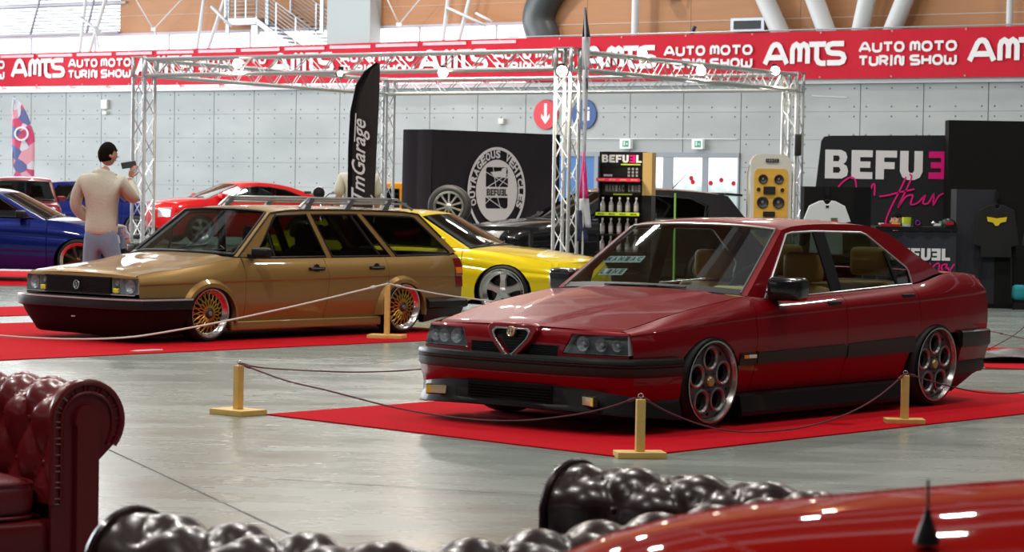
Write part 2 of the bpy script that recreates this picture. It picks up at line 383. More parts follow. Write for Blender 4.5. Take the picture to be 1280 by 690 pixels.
class Car:
    """x rearward from the front axle, y to the car's right, z up"""
    def __init__(s, c):
        s.__dict__.update(c)
        s.zl = [curve(t) for t in s.lev_z]; s.yl = [curve(t) for t in s.lev_y]; s.n = len(s.zl)
        s.belt = s.zl[-1]; s.yb = s.yl[-1]
        s.E = [Vector((p[0], p[1])) for p in s.sil]   # cowl, roof front, ..., roof rear, deck (x, z)
        s.Ys = lambda z: s.g0 - (z - s.gz0)*s.gk - .04*max(0., (z-s.gz0))**2
        # silhouette parameter: 0..1 windscreen, 1..2 roof, 2..3 rear window
        s.roofpts = smooth_path([(p.x, p.y, 0) for p in s.E[1:-1]], 8)
        L = [0.]
        for a, b in zip(s.roofpts, s.roofpts[1:]): L.append(L[-1] + (b-a).length)
        s.rl = L
    def sil_pt(s, q):
        if q <= 1: p = s.E[0].lerp(s.E[1], max(q, 0)); return p.x, p.y
        if q >= 2: p = s.E[-2].lerp(s.E[-1], min(q-2, 1)); return p.x, p.y
        d = (q-1)*s.rl[-1]; i = 0
        while i < len(s.rl)-2 and d > s.rl[i+1]: i += 1
        t = (d-s.rl[i])/(s.rl[i+1]-s.rl[i]); p = s.roofpts[i].lerp(s.roofpts[i+1], t); return p.x, p.y
    def top(s, q, t, off=0.):
        x, z = s.sil_pt(q); Y = s.Ys(z)
        bow = [s.bows[0], s.bows[1], s.bows[2], s.bows[3]]; k = min(int(max(q, 0)), 2); f = q-k
        b = bow[k]*(1-f) + bow[k+1]*f; c = s.crowns[k]*(1-f) + s.crowns[k+1]*f
        w = 1-abs(t)**2; 
        return (x - b*w, t*Y, z + c*(1-abs(t)**2.6) + off)
    def side(s, x, v, sg, off=0.):
        k = max(0, min(int(v), s.n-2)); f = v-k
        z = s.zl[k](x)*(1-f) + s.zl[k+1](x)*f
        y = s.yl[k](x)*(1-f) + s.yl[k+1](x)*f + s.bulge[k]*4*f*(1-f)
        for lv, dp in getattr(s, 'creases', ()): y -= dp*(1-smst(lv-.05, lv+.05, v))
        return (x, sg*(y+off), z)
    def vof(s, x, z):
        zs = [f(x) for f in s.zl]
        for k in range(s.n-1):
            if z <= zs[k+1] or k == s.n-2: return k + (z-zs[k])/(zs[k+1]-zs[k])
        return 0
    def panel(s, name, poly, mat, parent, sg, off=0., thick=.006):
        P = []
        for i, p in enumerate(poly):
            q = poly[(i+1) % len(poly)]; L = math.hypot(q[0]-p[0], q[1]-p[1]); k = max(1, int(L/.06))
            for j in range(k):
                x, z = p[0] + (q[0]-p[0])*j/k, p[1] + (q[1]-p[1])*j/k; P.append((x, s.vof(x, z)))
        vl = []
        for k in range(s.n-1): vl += [k+.04, k+.2, k+.4, k+.6, k+.8, k+.96]
        for k in range(1, s.n-1): vl += [k, k-.05, k+.05]
        return surf(name, P, lambda u, v: s.side(u, v, sg, off), mat, parent, rng(-1.2, 4., .08), sorted(vl), thick, (1.3, 0, .5), seg=9)
    def gside(s, name, poly, mat, parent, sg, off=0., thick=.006):
        """greenhouse side: polygon in (x, z)"""
        return surf(name, poly, lambda x, z: (x, sg*(s.Ys(z)+off), z), mat, parent, rng(-1., 4., .25), rng(.5, 1.6, .1), thick, (1.3, 0, .9), seg=.1)
    def topp(s, name, q0, q1, t0, t1, mat, parent, off=0., thick=.006, nq=None, nt=20, poly=None):
        poly = poly or [(q0, t0), (q1, t0), (q1, t1), (q0, t1)]
        return surf(name, poly, lambda q, t: s.top(q, t, off), mat, parent, rng(0, 3, .1), rng(-1, 1, .1) + [-.97, .97, -.94, .94], thick, (1.3, 0, .6), seg=.1)
    # front end: t across, v up (0 = bottom line, 1 = bonnet edge)
    def xfront(s, t, z): return s.xf(z) + s.kf*abs(t)**s.nf
    def yfront(s, z): 
        x = s.xf(z) + s.kf; return abs(s.side(x, s.vof(x, z), 1)[1])
    def hood(s, u, t, off=0.):
        zt = s.belt(s.hx0)
        x0 = s.xf(zt) + s.kf*abs(t)**s.nf; x1 = s.hx1 - s.cowl_bow*(1-t*t); x = x0*(1-u) + x1*u
        xe = (s.xf(zt)+s.kf)*(1-u) + s.hx1*u
        y = t*s.yb(xe); z = s.belt(xe) + (s.hc0*(1-u)+s.hc1*u)*(1-abs(t)**2.2) + off
        if u < .06: z -= .012*(1-u/.06)**2
        if s.ridge:
            a, b, h = s.ridge; yr = a*(1-u) + b*u; z += h*(1-smst(yr-.02, yr+.05, abs(y)))*smst(-.02, .12, u)
        return (x, y, z)
    def deck(s, u, t, off=0.):
        x0 = s.E[-1].x - s.bows[3]*(1-t*t) ; x1 = s.dx1 + s.deck_bow*(1-abs(t)**2.5); x = x0*(1-u) + x1*u
        xe = s.E[-1].x*(1-u) + s.dx1*u
        z = s.belt(xe)*(1) + (s.crowns[3]*(1-u) + s.dc*u)*(1-abs(t)**2.6) + off
        y0 = s.yb(xe)
        return (x, t*y0, z)
    def fascia(s, name, poly, mat, parent, off=0., thick=.006, seg=.05):
        """polygon in (y, z) on the front face"""
        def mp(y, z):
            yc = s.yfront(z); t = max(-1, min(1, y/yc)); return (s.xfront(t, z) - off, y, z)
        return surf(name, poly, mp, mat, parent, rng(-1, 1, .05), rng(0, 1, .04), thick, (1.3, 0, .5), seg=seg)
    def tailf(s, name, poly, mat, parent, off=0., thick=.006):
        def mp(y, z):
            x = s.xr(z); yc = abs(s.side(x, s.vof(x, z), 1)[1]); t = max(-1, min(1, y/yc))
            return (s.xr(z) + s.deck_bow*(1-abs(t)**2.5) + off, y, z)
        return surf(name, poly, mp, mat, parent, rng(-1, 1, .1), rng(0, 1.2, .06), thick, (1.3, 0, .5))

def band(name, path, prof, mat, parent, close=True):
    """sweep a (outward offset, z) profile along a plan path [(x, y)]"""
    P = [Vector((p[0], p[1])) for p in path]; n = len(P); vs = []; m = len(prof)
    for i in range(n):
        a = (P[i]-P[i-1]).normalized() if i else (P[1]-P[0]).normalized(); b = (P[i+1]-P[i]).normalized() if i < n-1 else a
        t = (a+b).normalized(); nn = Vector((t.y, -t.x)); ca = max(.5, nn.dot(Vector((a.y, -a.x))))
        for pr_ in prof:
            d, z = pr_[0], pr_[1]
            k = pr_[2](i/(n-1)) if len(pr_) > 2 else 0
            vs.append((P[i].x + nn.x*d/ca, P[i].y + nn.y*d/ca, z + k))
    fs = [(i*m+j, (i+1)*m+j, (i+1)*m+(j+1) % m, i*m+(j+1) % m) for i in range(n-1) for j in range(m if close else m-1)]
    if close: fs += [tuple(range(m)), tuple((n-1)*m+j for j in range(m-1, -1, -1))]
    b = MB(); b.add(vs, fs, None, None, True); return b.build(name, mat, parent)

def plan_front(car, x_end, z, sg_both=True, n=10, dx=0., inset=0.):
    """plan path of the nose from the right side's x_end round to the left side's x_end (y from + to -)"""
    xs = car.xf(z) + car.kf + .02
    R = [(x, car.side(x, car.vof(x, z), 1)[1] - inset) for x in rng(x_end, xs+.0, .08)]
    yc = car.yfront(z) - inset
    F = []
    for i in range(1, 2*n):
        t = 1 - i/n; tt = math.copysign(abs(t)**.8, t); F.append((car.xfront(tt, z) + dx*(1-abs(tt)**4), yc*tt))
    Lp = [(x, -y) for x, y in reversed(R)]
    return R + F + Lp
def plan_rear(car, x_end, z, n=10, inset=0.):
    x1 = car.xr(z) - .02
    R = [(x, -(car.side(x, car.vof(x, z), 1)[1]) + inset) for x in rng(x_end, x1, .08)]
    yc = abs(R[-1][1]); F = []
    for i in range(1, 2*n):
        t = 1 - i/n; tt = math.copysign(abs(t)**.7, t); F.append((car.xr(z) + car.deck_bow*(1-abs(tt)**2.5), -yc*tt))
    return R + F + [(x, -y) for x, y in reversed(R)]

# wheels: local axis along -Y pointing outward; face near y = 0, tyre behind it
RX = Matrix.Rotation(PI/2, 4, 'X')     # local z -> -y (outward)
def make_wheel(parent, loc, R, r, width, style, camber=0., rz=0., tyre=None):
    """R tyre radius, r rim lip radius"""
    b = MB()
    b.lathe([(r*.985, -.004), (r+.006, .002), (r + (R-r)*.45, .004), (R-.03, -.006), (R-.006, -.025), (R, -.05), (R, -width+.04), (R-.008, -width+.012), (R-.04, -width), (r*.98, -width)], 56, M=RX)
    for k in range(3): b.lathe([(R+.0005, -.06-.045*k), (R+.0005, -.066-.045*k)], 56, M=RX)
    w_ = b.build('wheel', M_RUB, parent, loc=loc); w_.rotation_euler = (camber, 0, rz)
    def rim(prof, mat):
        q = MB(); q.lathe(prof, 56, M=RX); return q.build('rim', mat, w_)
    if style == 'dial':
        rim([(r*.99, .004), (r*1.005, .010), (r*.965, .010), (r*.93, -.012), (r*.90, -.045), (r*.88, -.06), (r*.885, -width*.9)], pr('polished_lip', (.55, .54, .53), .27, 1.))
        hc, hr = r*.565, r*.285
        vs, fs = plate(circle(0, 0, r*.895, 48), [circle(hc*math.cos(2*PI*k/5+.35), hc*math.sin(2*PI*k/5+.35), hr, 28) for k in range(5)] + [circle(r*.80*math.cos(2*PI*k/5+.35+PI/5), r*.80*math.sin(2*PI*k/5+.35+PI/5), r*.058, 10) for k in range(5)], .02, .002)
        q = MB(); q.add([(x, y, z*1.0 - .042 + .022*(1-min(1, math.hypot(x, y)/(r*.9)))) for x, y, z in vs], fs, None, RX); q.build('wheel_disc', pr('disc_grey', (.11, .112, .115), .4, .8), w_)
        for k in range(5):
            a = 2*PI*k/5+.35; q = MB()
            q.lathe([(hr+.001, -.035), (hr+.004, -.010), (hr-.006, -.006), (hr-.016, -.016), (hr-.016, -.05)], 28, M=RX @ Matrix.Translation((hc*math.cos(a), hc*math.sin(a), -.004)))
            q.build('dial_ring', pr('ring_silver', (.34, .345, .35), .32, .85), w_)
        q = MB(); q.lathe([(0, .0), (.028, -.002), (.034, -.012), (.034, -.03)], 24, M=RX); q.build('center_cap', pr('cap_gold', (.45, .36, .14), .35, .6), w_)
        q = MB()
        for k in range(5):
            a = 2*PI*k/5+.35+PI/5; q.lathe([(0, -.005), (.009, -.006), (.010, -.03)], 10, M=RX @ Matrix.Translation((.06*math.cos(a), .06*math.sin(a), 0)))
        q.build('wheel_bolts', pr('bolt_dark', (.05, .05, .05), .4, .5), w_)
    elif style == 'mesh':
        rim([(r*.99, .004), (r*1.0, .010), (r*.96, .008), (r*.90, -.02), (r*.80, -.035), (r*.79, -.05), (r*.79, -width*.9)], pr('polished_lip2', (.66, .65, .63), .24, 1.))
        q = MB()
        for k in range(30):
            a = 2*PI*k/30; q.lathe([(0, .004), (.0045, .001), (.0045, -.004)], 6, M=RX @ Matrix.Translation((r*.86*math.cos(a), r*.86*math.sin(a), -.024)))
        q.build('rim_rivets', M_CHROME, w_)
        q = MB(); N = 20
        for k in range(N):
            for s_ in (-1, 1):
                a0 = 2*PI*k/N; a1 = a0 + s_*2*PI/N*1.25
                am = (a0+a1)/2; r0, r1 = r*.22, r*.82
                q.tube([(r0*math.cos(a0), r0*math.sin(a0), -.012), (r*.50*math.cos(am), r*.50*math.sin(am), -.014), (r1*math.cos(a1), r1*math.sin(a1), -.036)], [.0065, .006, .0055], 5, M=RX)
        q.build('mesh_spokes', pr('spoke_gold', (.46, .29, .045), .35, .7), w_)
        q = MB(); q.lathe([(0, .002), (r*.17, .0), (r*.22, -.012), (r*.22, -.04)], 24, M=RX); q.build('hub', pr('hub_black', (.02, .02, .02), .4), w_)
        q = MB(); q.lathe([(0, .014), (.022, .012), (.026, .0)], 6, M=RX); q.build('center_nut', pr('ring_silver', (.38, .385, .39), .22, .95), w_)
    else:
        n, wd, lip, colr, name = style   # spokes, spoke width at rim, dish depth, colour, material name
        ri = .75 if lip > .03 else .84
        rim([(r*.99, .004), (r*1.0, .010), (r*.96, .008), (r*.90, -lip*.45), (r*ri, -lip), (r*ri, -width*.9)], pr('polished_lip2', (.66, .65, .63), .24, 1.))
        mt = pr(name, colr, .3, .8)
        for k in range(n):
            a = 2*PI*k/n + .31; q = MB(); ca, sa = math.cos(a), math.sin(a)
            M_ = RX @ Matrix.Rotation(a, 4, 'Z'); z0, z1 = -.01, -lip-.0
            vs = []
            for x, hw, z in ((r*.12, wd*.55, z0), (r*.5, wd*.42, z0*.5+z1*.5), (r*(ri+.02), wd*.62, z1)):
                vs += [(x, -hw, z-.03), (x, -hw*.75, z), (x, hw*.75, z), (x, hw, z-.03)]
            fs = [(i*4+j, (i+1)*4+j, (i+1)*4+(j+1) % 4, i*4+(j+1) % 4) for i in range(2) for j in range(4)] + [(0, 1, 2, 3), (11, 10, 9, 8)]
            q.add(vs, fs, None, M_); q.build('spoke', mt, w_)
        q = MB(); q.lathe([(0, .0), (r*.14, -.002), (r*.2, -.014), (r*.2, -.05)], 24, M=RX); q.build('hub', mt, w_)
        if lip > .03:
            q = MB()
            for k in range(30):
                a = 2*PI*k/30; q.lathe([(0, .004), (.005, .001), (.005, -.004)], 6, M=RX @ Matrix.Translation((r*.83*math.cos(a), r*.83*math.sin(a), -lip*.72)))
            q.build('rim_rivets', M_CHROME, w_)
    q = MB(); q.lathe([(.03, -width*.5), (r*.62, -width*.5), (r*.62, -width*.5-.02), (.03, -width*.5-.02)], 32, M=RX); q.lathe([(0, -width*.9), (r*.95, -width*.9)], 24, M=RX)
    q.build('brake_disc', pr('brake_iron', (.035, .035, .035), .45, .6), w_)
    return w_

def four_wheels(root, fx, rx, yf, yr, zc, R, r, width, style, camber=0., rear=None):
    w1 = make_wheel(root, (fx, -yf, zc), R, r, width, style, camber)
    for x, sg, Y in ((rx, -1, yr), (fx, 1, yf), (rx, 1, yr)):
        c = cp(w1, root, (x, sg*Y, zc)); c.rotation_euler = (camber, 0, 0) if sg < 0 else (camber, 0, PI)

def arches(car, root, cx, cz, rx, rz, Y):
    """black inner wheel housings"""
    for x in cx:
        for sg in (-1, 1):
            b = MB(); A = arc(x, cz, rx+.004, rz+.004, -12, 192, 20)
            b.add([(p[0], sg*(Y-.035 if j == 0 else Y-.34), p[1]) for j in range(2) for p in A], [(i, i+1, 22+i, 21+i) for i in range(20)] + [tuple(range(21, 42))], None, None, False)
            b.build('wheel_housing', M_BLACKP, root, fixn=False)

def seat(parent, x, y, mat, z=.28, headrest=True, s=1.):
    o = MB(); o.box((0, 0, .0), (.50, .50, .20), bev=.06); st = o.build('seat', mat, parent, loc=(x, y, z))
    b = MB(); b.box((0, 0, .27), (.13, .48, .58), bev=.055); k = b.build('backrest', mat, st, loc=(.24, 0, .05)); k.rotation_euler = (0, D(16), 0)
    if headrest:
        b = MB(); b.box((0, 0, 0), (.11, .29, .20), bev=.05); b.tube([(0, -.06, -.2), (0, -.06, 0)], .006, 6); b.tube([(0, .06, -.2), (0, .06, 0)], .006, 6)
        k = b.build('headrest', mat, st, loc=(.43, 0, .715))
    return st
def steering(parent, x, y, z, mat):
    b = MB(); n = 28; R = .19
    T = Matrix.Translation((x, y, z)) @ Matrix.Rotation(D(-66), 4, 'Y')
    b.tube([(R*math.cos(2*PI*i/n), R*math.sin(2*PI*i/n), 0) for i in range(n)], .014, 8, None, T, closed=True)
    for a in (0, 120, 240): b.tube([(0, 0, -.02), (R*math.cos(D(a)), R*math.sin(D(a)), 0)], .012, 6, None, T)
    b.tube([(0, 0, -.02), (0, 0, -.25)], .03, 8, None, T)
    return b.build('steering_wheel', mat, parent)
def mirror(parent, x, y, z, sg, mat, size=(.11, .20, .14), glassm=None):
    b = MB(); b.box((0, sg*.11, 0), size, bev=.035); b.box((.01, 0, -.035), (.07, .12, .04), bev=.012)
    o = b.build('wing_mirror', mat, parent, loc=(x, y, z)); o.rotation_euler = (0, 0, sg*D(-10))
    b = MB(); b.box((size[0]/2+.001, sg*.11, 0), (.004, size[1]-.05, size[2]-.045), bev=.001); b.build('mirror_glass', M_CHROME, o)
    return o
def rearx(a, b): return lambda z: a + (b-a)*z
# ------------------------------------------------------------------ the dark red saloon
P_RED = paint('paint_dark_red', (.19, .0008, .005), .12, .36, .55)
P_GLOSSB = pr('gloss_black', (.010, .010, .011), .12, 0, 1.)
M_CLAD = pr('grey_cladding', (.013, .014, .013), .36, spec=.35)
M_GLASS = glass('window_glass', (.80, .85, .83), .8)
M_GLASSD = glass('window_glass_dark', (.36, .42, .40))
M_LENS = glass('lamp_lens', (.86, .89, .90), .8)
M_LAMPB = pr('lamp_reflector', (.62, .64, .66), .30, .35)
M_TAN = pr('tan_leather', (.55, .28, .08), .5, bump=((30, 30, 30), .15, .004))
M_CREAMD = pr('cream_dash', (.60, .48, .20), .6)
M_DARKIN = pr('dark_interior', (.018, .018, .02), .7)
M_TRIM = pr('silver_trim', (.66, .66, .67), .28, .6)
M_AMBER = pr('amber_lens', (.85, .22, .01), .2, 0, .6)
M_YLENS = pr('yellow_lens', (.80, .72, .04), .15, 0, .8)

def lamp_unit(car, root, name, poly, sg, bowls, depth=.05, mat_back=None, housing=None):
    p = [(sg*y, z) for y, z in poly]
    lens = car.fascia(name, p, M_LENS, root, 0.004, .003)
    car.fascia('lamp_housing', p, housing or pr('lamp_dark', (.26, .27, .28), .35, .5), lens, -depth, .003)
    for y, z, r in bowls:
        x = car.xfront(min(1, y/car.yfront(z)), z) + depth - .004
        b = MB(); b.lathe([(r, -.03), (r*.8, -.012), (r*.45, .004), (0, .01)], 20, M=Matrix.Translation((x, sg*y, z)) @ Matrix.Rotation(PI/2, 4, 'Y'))
        b.lathe([(0, -.03), (.012, -.025), (.012, 0)], 10, M=Matrix.Translation((x, sg*y, z)) @ Matrix.Rotation(PI/2, 4, 'Y'))
        b.build('lamp_bowl', M_LAMPB, lens)
    # side walls of the housing
    b = MB(); n = len(p); vs = []
    for y, z in p:
        for d in (0.0, depth):
            x = car.xfront(max(-1, min(1, y/car.yfront(z))), z) + d; vs.append((x, y, z))
    b.add(vs, [(2*i, 2*((i+1) % n), 2*((i+1) % n)+1, 2*i+1) for i in range(n)]); b.build('lamp_bezel', M_LAMPB, lens, fixn=False)
    return lens

def build_saloon():
    root = thing('red_saloon', 'lowered dark red four door saloon with round hole wheels on the nearest red carpet', 'car', (0.594, 16.536, .008), PI/2 - .695)
    c = Car(dict(
        lev_z=[[(-.9, .20), (3.5, .20)],
               [(-.9, .452), (.2, .452), (1.12, .464), (2.8, .504), (3.5, .512)],
               [(-.9, .575), (-.3, .62), (.4, .662), (.93, .683), (1.45, .70), (2.72, .74), (3.5, .775)],
               [(-.95, .60), (-.80, .612), (-.3, .703), (.1, .758), (.47, .795), (.75, .778), (1.5, .80), (2.3, .832), (2.5, .846), (2.9, .910), (3.0, .914), (3.34, .890), (3.39, .85), (3.45, .79)]],
        lev_y=[[(-.9, .74), (-.5, .80), (0, .805), (2.6, .805), (3.1, .79), (3.5, .74)],
               [(-.9, .775), (-.78, .815), (-.5, .86), (0, .872), (2.7, .872), (3.15, .85), (3.5, .79)],
               [(-.9, .755), (-.78, .79), (-.5, .845), (0, .862), (2.7, .862), (3.15, .84), (3.5, .77)],
               [(-.9, .70), (-.78, .725), (-.3, .755), (.43, .772), (2.4, .782), (2.9, .768), (3.3, .745), (3.42, .72), (3.5, .70)]],
        bulge=[.012, .012, .022], creases=((2, .004),),
        sil=[(.47, .80), (1.06, 1.212), (1.2, 1.236), (1.45, 1.249), (1.8, 1.250), (2.05, 1.243), (2.22, 1.222), (2.36, 1.180), (2.90, .912)],
        g0=.762, gz0=.80, gk=.34, bows=[.05, .045, .03, .05], crowns=[.022, .030, .030, .02],
        xf=curve([(.2, -.86), (.35, -.90), (.45, -.905), (.52, -.90), (.60, -.88), (.64, -.84)]), kf=.105, nf=3,
        hx0=-.80, hx1=.455, cowl_bow=.05, hc0=.022, hc1=.024, ridge=(.15, .50, .013),
        dx1=3.40, deck_bow=.10, dc=.012, xr=curve([(.2, 3.30), (.5, 3.42), (.75, 3.44), (.9, 3.36)])))
    top = [(t*c.yfront(.6), c.hood(0, t)[2]) for t in [1-.1*i for i in range(21)]]
    yo = lambda z: c.yfront(z)-.002
    c.fascia('nose_panel', [(-yo(.452), .452), (-yo(.468), .468), (-.372, .470), (-.43, .588), (-yo(.588), .588)] + list(reversed(top)) + [(yo(.588), .588), (.43, .588), (.372, .470), (yo(.468), .468), (yo(.452), .452), (.34, .452), (.34, .515), (-.34, .515), (-.34, .452)], P_RED, root)
    for sg in (-1, 1):
        lamp_unit(c, root, 'headlight', [(.380, .474), (.436, .584), (yo(.584)-.004, .585), (yo(.472)-.004, .472)], sg, [(.50, .532, .045), (.62, .53, .042), (.72, .528, .036)])
    # lower air slots and shield grille
    b = MB()
    for k in range(5):
        for sg in (-1, 1): b.box((-.885, sg*.23, .462+.012*k), (.02, .24, .006))
    b.box((-.862, 0, .485), (.01, .70, .07)); b.build('air_slots', M_BLACKP, root)
    def shield(s, zt=.604, zb=.443, w=.142):
        zc = (zt+zb)/2; P = [(-w, zt-.026), (-w+.006, zt-.010), (-w+.026, zt), (w-.026, zt), (w-.006, zt-.010), (w, zt-.026), (w*.86, zt-.062), (.036, zb+.018), (.018, zb+.004), (0, zb), (-.018, zb+.004), (-.036, zb+.018), (-w*.86, zt-.062)]
        return [(y*s, zc + (z-zc)*s) for y, z in P]
    Ms = Matrix.Translation((-.912, 0, 0)) @ Matrix.Rotation(D(-6), 4, 'Y') @ Matrix(((0, 0, -1, 0), (1, 0, 0, 0), (0, 1, 0, 0), (0, 0, 0, 1)))
    Ms = Matrix.Translation((-.905, 0, 0)) @ Matrix(((.12, 0, -1, -.06), (1, 0, 0, 0), (0, 1, 0, 0), (0, 0, 0, 1)))
    Ms = Matrix(((0, .16, -1, -.900-.16*.52), (1, 0, 0, 0), (0, 1, 0, 0), (0, 0, 0, 1)))
    vs, fs = plate(shield(1.30), [shield(1.03)], .055, .008); b = MB(); b.add(vs, fs, None, Ms, True); b.build('shield_surround', P_RED, root)
    vs, fs = plate(shield(1.04), [shield(.955)], .06, .002); b = MB(); b.add([(x, y, z+.008) for x, y, z in vs], fs, None, Ms, True); sg_ = b.build('shield_grille', pr('dull_chrome', (.38, .38, .39), .25, 1.), root)
    b = MB(); b.poly(shield(.95), .004, None, Ms)
    for k in range(8):
        z = .455+.018*k; hw = .13*(z-.44)/.16; b.box((0, z, .010), (2*hw, .006, .012), None, Ms)
    b.build('grille_mesh', M_BLACKP, sg_)
    T = Ms @ Matrix.Translation((0, .585, .036)); b = MB(); b.lathe([(.0, .006), (.024, .005), (.024, 0)], 24, pr('badge_white', (.55, .55, .42), .3, 0, .5), T); b.lathe([(.024, .005), (.028, .010), (.033, .005), (.033, -.01)], 24, pr('badge_gold', (.48, .40, .16), .3, .7), T)
    b.box((-.010, 0, .007), (.008, .034, .002), pr('badge_red', (.5, .02, .02), .4), T); b.box((-.010, 0, .0072), (.018, .007, .002), pr('badge_red', (0, 0, 0)), T)
    b.tube([(.008, -.016, .007), (.014, -.006, .007), (.006, .002, .007), (.013, .010, .007), (.008, .016, .007)], .003, 6, pr('badge_green', (.03, .20, .08), .4), T)
    b.build('badge', None, sg_)
    # bumper, lower lip, spoiler
    pf = plan_front(c, -.385, .44, dx=-.012)
    bp = band('front_bumper', pf, [(-.03, .342), (.040, .342), (.048, .36), (.052, .395), (.047, .398), (.052, .402), (.054, .412), (.049, .415), (.053, .419), (.052, .430), (.046, .445), (.02, .453), (-.03, .453)], M_CLAD, root)
    rz_ = lambda f: .078*(1-min(1, abs(2*f-1)/.8)**2.5)
    band('bumper_skirt', pf, [(-.03, .187, rz_), (.0, .187, rz_), (.018, .205, rz_), (.032, .30), (.039, .341), (-.03, .341)], P_RED, bp)
    dz = lambda f: -.055*abs(2*f-1)**2.2
    sp = band('front_spoiler', pf, [(-.05, .205, rz_), (.012, .205, rz_), (.016, .20, rz_), (.022, .165), (.036, .155, dz), (.040, .135, dz), (.03, .128, dz), (-.05, .130, dz)], pr('carbon_black', (.008, .008, .009), .42, 0, .15, .15), root)
    b = MB(); b.box((-.928, 0, .222), (.02, .66, .10))
    for k in range(5): b.box((-.940, 0, .184+.017*k), (.012, .64, .005))
    b.build('intake_mesh', M_BLACK, sp)
    for sg in (-1, 1):
        b = MB(); T = Matrix.Translation((-.885, sg*.585, .197)) @ Matrix.Rotation(sg*D(24), 4, 'Z')
        b.box((-.015, 0, 0), (.03, .20, .066), pr('fog_bezel', (.03, .03, .02), .3), T, bev=.008); b.box((-.032, 0, 0), (.006, .13, .05), pr('fog_glass', (.66, .62, .40), .12, .3, 1.), T, bev=.002)
        b.box((-.032, sg*.08, 0), (.005, .03, .05), M_YLENS, T); b.box((-.032, -sg*.08, 0), (.005, .025, .05), M_YLENS, T); b.build('fog_lamp', None, sp)
    # bonnet
    surf('bonnet', [(0, -1), (.985, -1), (.985, 1), (0, 1)], lambda u, t: c.hood(u, t*.985), P_RED, root, rng(0, 1, .04) + [.01, .02, .03], rng(-1, 1, .05), .006, (0, 0, .3))
    surf('cowl', [(.985, -1), (1.10, -1), (1.10, 1), (.985, 1)], lambda u, t: c.hood(u, t*.97, -.012), M_BLACKP, root, [], rng(-1, 1, .1), 0, (0, 0, .3))
    A1 = arc(-.06, .27, .335, .295, 0, 180, 22); A2 = arc(2.60, .27, .335, .295, 0, 180, 22)
    def arcf(cx, z0, z1, right_to_left=True):
        pts = arc(cx, .27, .335, .295, -14, 194, 30); return pts
    for sg in (-1, 1):
        belt = lambda a, b_, st=.08: [(x, c.belt(x)) for x in rng(a, b_, st)]
        # wing
        arcA = [p for p in arc(-.06, .27, .335, .295, -13, 146, 26)]
        c.panel('front_wing', [(-.77, .452)] + [(-.77, .60)] + belt(-.77, .45) + [(.432, .66), (.432, .203)] + arcA + [(-.375, .452)], P_RED, root, sg)
        # front door / rear door / quarter
        d1 = c.panel('front_door', [(.437, .203), (.437, .66)] + belt(.455, 1.50)[0:] + [(1.475, .70), (1.478, .203)], P_RED, root, sg)
        arcB = [p for p in arc(2.60, .27, .335, .295, 127, 193, 12)]
        d2 = c.panel('rear_door', [(1.483, .203), (1.480, .70)] + belt(1.505, 2.385) + [(2.395, .66)] + arcB + [(2.27, .203)], P_RED, root, sg)
        arcC = [p for p in arc(2.60, .27, .335, .295, 52, 127, 14)]
        c.panel('rear_wing', [(3.43, .508)] + arcC + [(2.400, .66)] + belt(2.39, 3.42) + [(3.44, .80)], P_RED, root, sg)
        # mouldings
        for nm, x0, x1, par in (('door_moulding', .44, 1.472, d1), ('door_moulding', 1.486, 2.33, d2)):
            c.panel(nm, [(x0, .378), (x0, .458+.0)] + [(x, c.zl[1](x)-.004) for x in rng(x0+.02, x1-.02, .1)] + [(x1, .46+.03*(x1 > 2)), (x1, .385)], M_CLAD, par, sg, .013, .014)
        c.panel('wing_moulding', [(.245, .385), (.262, .45), (.430, .45), (.430, .378), (.25, .376)], M_CLAD, root, sg, .013, .014)
        c.panel('wing_moulding', [(2.93, .41), (2.90, .50), (3.42, .508), (3.40, .41)], M_CLAD, root, sg, .016, .016)
        b = MB(); b.box((0, 0, 0), (.05, .006, .022), M_AMBER, bev=.002); b.box((.068, 0, 0), (.08, .006, .022), pr('repeater_white', (.7, .66, .6), .3), bev=.002); b.build('side_repeater', None, root, loc=(.30, sg*.888, .43))
        # side skirt
        b = MB(); pf_ = [(-.05, .0), (.018, .004), (.022, .03), (.004, .13), (-.05, .145)]
        vs = []; xs = rng(.27, 2.25, .2)
        for x in xs:
            for d, z in pf_: vs.append((x, sg*(.858 + d), .055+z))
        n = len(pf_); b.add(vs, [(i*n+j, (i+1)*n+j, (i+1)*n+(j+1) % n, i*n+(j+1) % n) for i in range(len(xs)-1) for j in range(n)] + [tuple(range(n)), tuple(range((len(xs)-1)*n, len(xs)*n))])
        b.build('side_skirt', pr('carbon_black', (0, 0, 0)), root)
        # door handles, mirrors
        for x, z, par in ((1.35, .735, d1), (2.27, .765, d2)):
            b = MB(); b.box((0, 0, 0), (.16, .022, .032), bev=.008); b.box((0, -sg*.008, -.02), (.13, .01, .02), M_BLACKP); b.build('door_handle', P_RED, par, loc=(x, sg*.845, z))
        mirror(root, .715, sg*.785, .845, sg, P_GLOSSB, (.155, .235, .150))
        # greenhouse
        win_up = [(.655, .782), (1.095, 1.186), (1.16, 1.196), (1.44, 1.203), (2.00, 1.195), (2.06, 1.18), (2.455, .955), (2.47, .93), (2.47, .842)]
        sil = [tuple(c.sil_pt(q)) for q in [0, .25, .5, .75] + rng(1, 2, .1) + [2.3, 2.6, 2.85, 3]]
        c.gside('roof_rail', sil + [(x, c.belt(x)+.002) for x in reversed(rng(2.50, 2.87, .08))] + list(reversed(win_up)) + [(.60, .785)], P_RED, root, sg)
        c.gside('front_window', [(.75, .79), (1.10, 1.18), (1.16, 1.192), (1.45, 1.198), (1.455, .806)], M_GLASS, d1, sg, -.006, .003)
        c.gside('mirror_triangle', [(.655, .784), (.80, .915), (.80, .79)], M_BLACKP, d1, sg, .002, .004)
        c.gside('center_pillar', [(1.445, .802), (1.42, 1.203), (1.555, 1.201), (1.575, .808)], M_BLACKP, d1, sg, .003, .012)
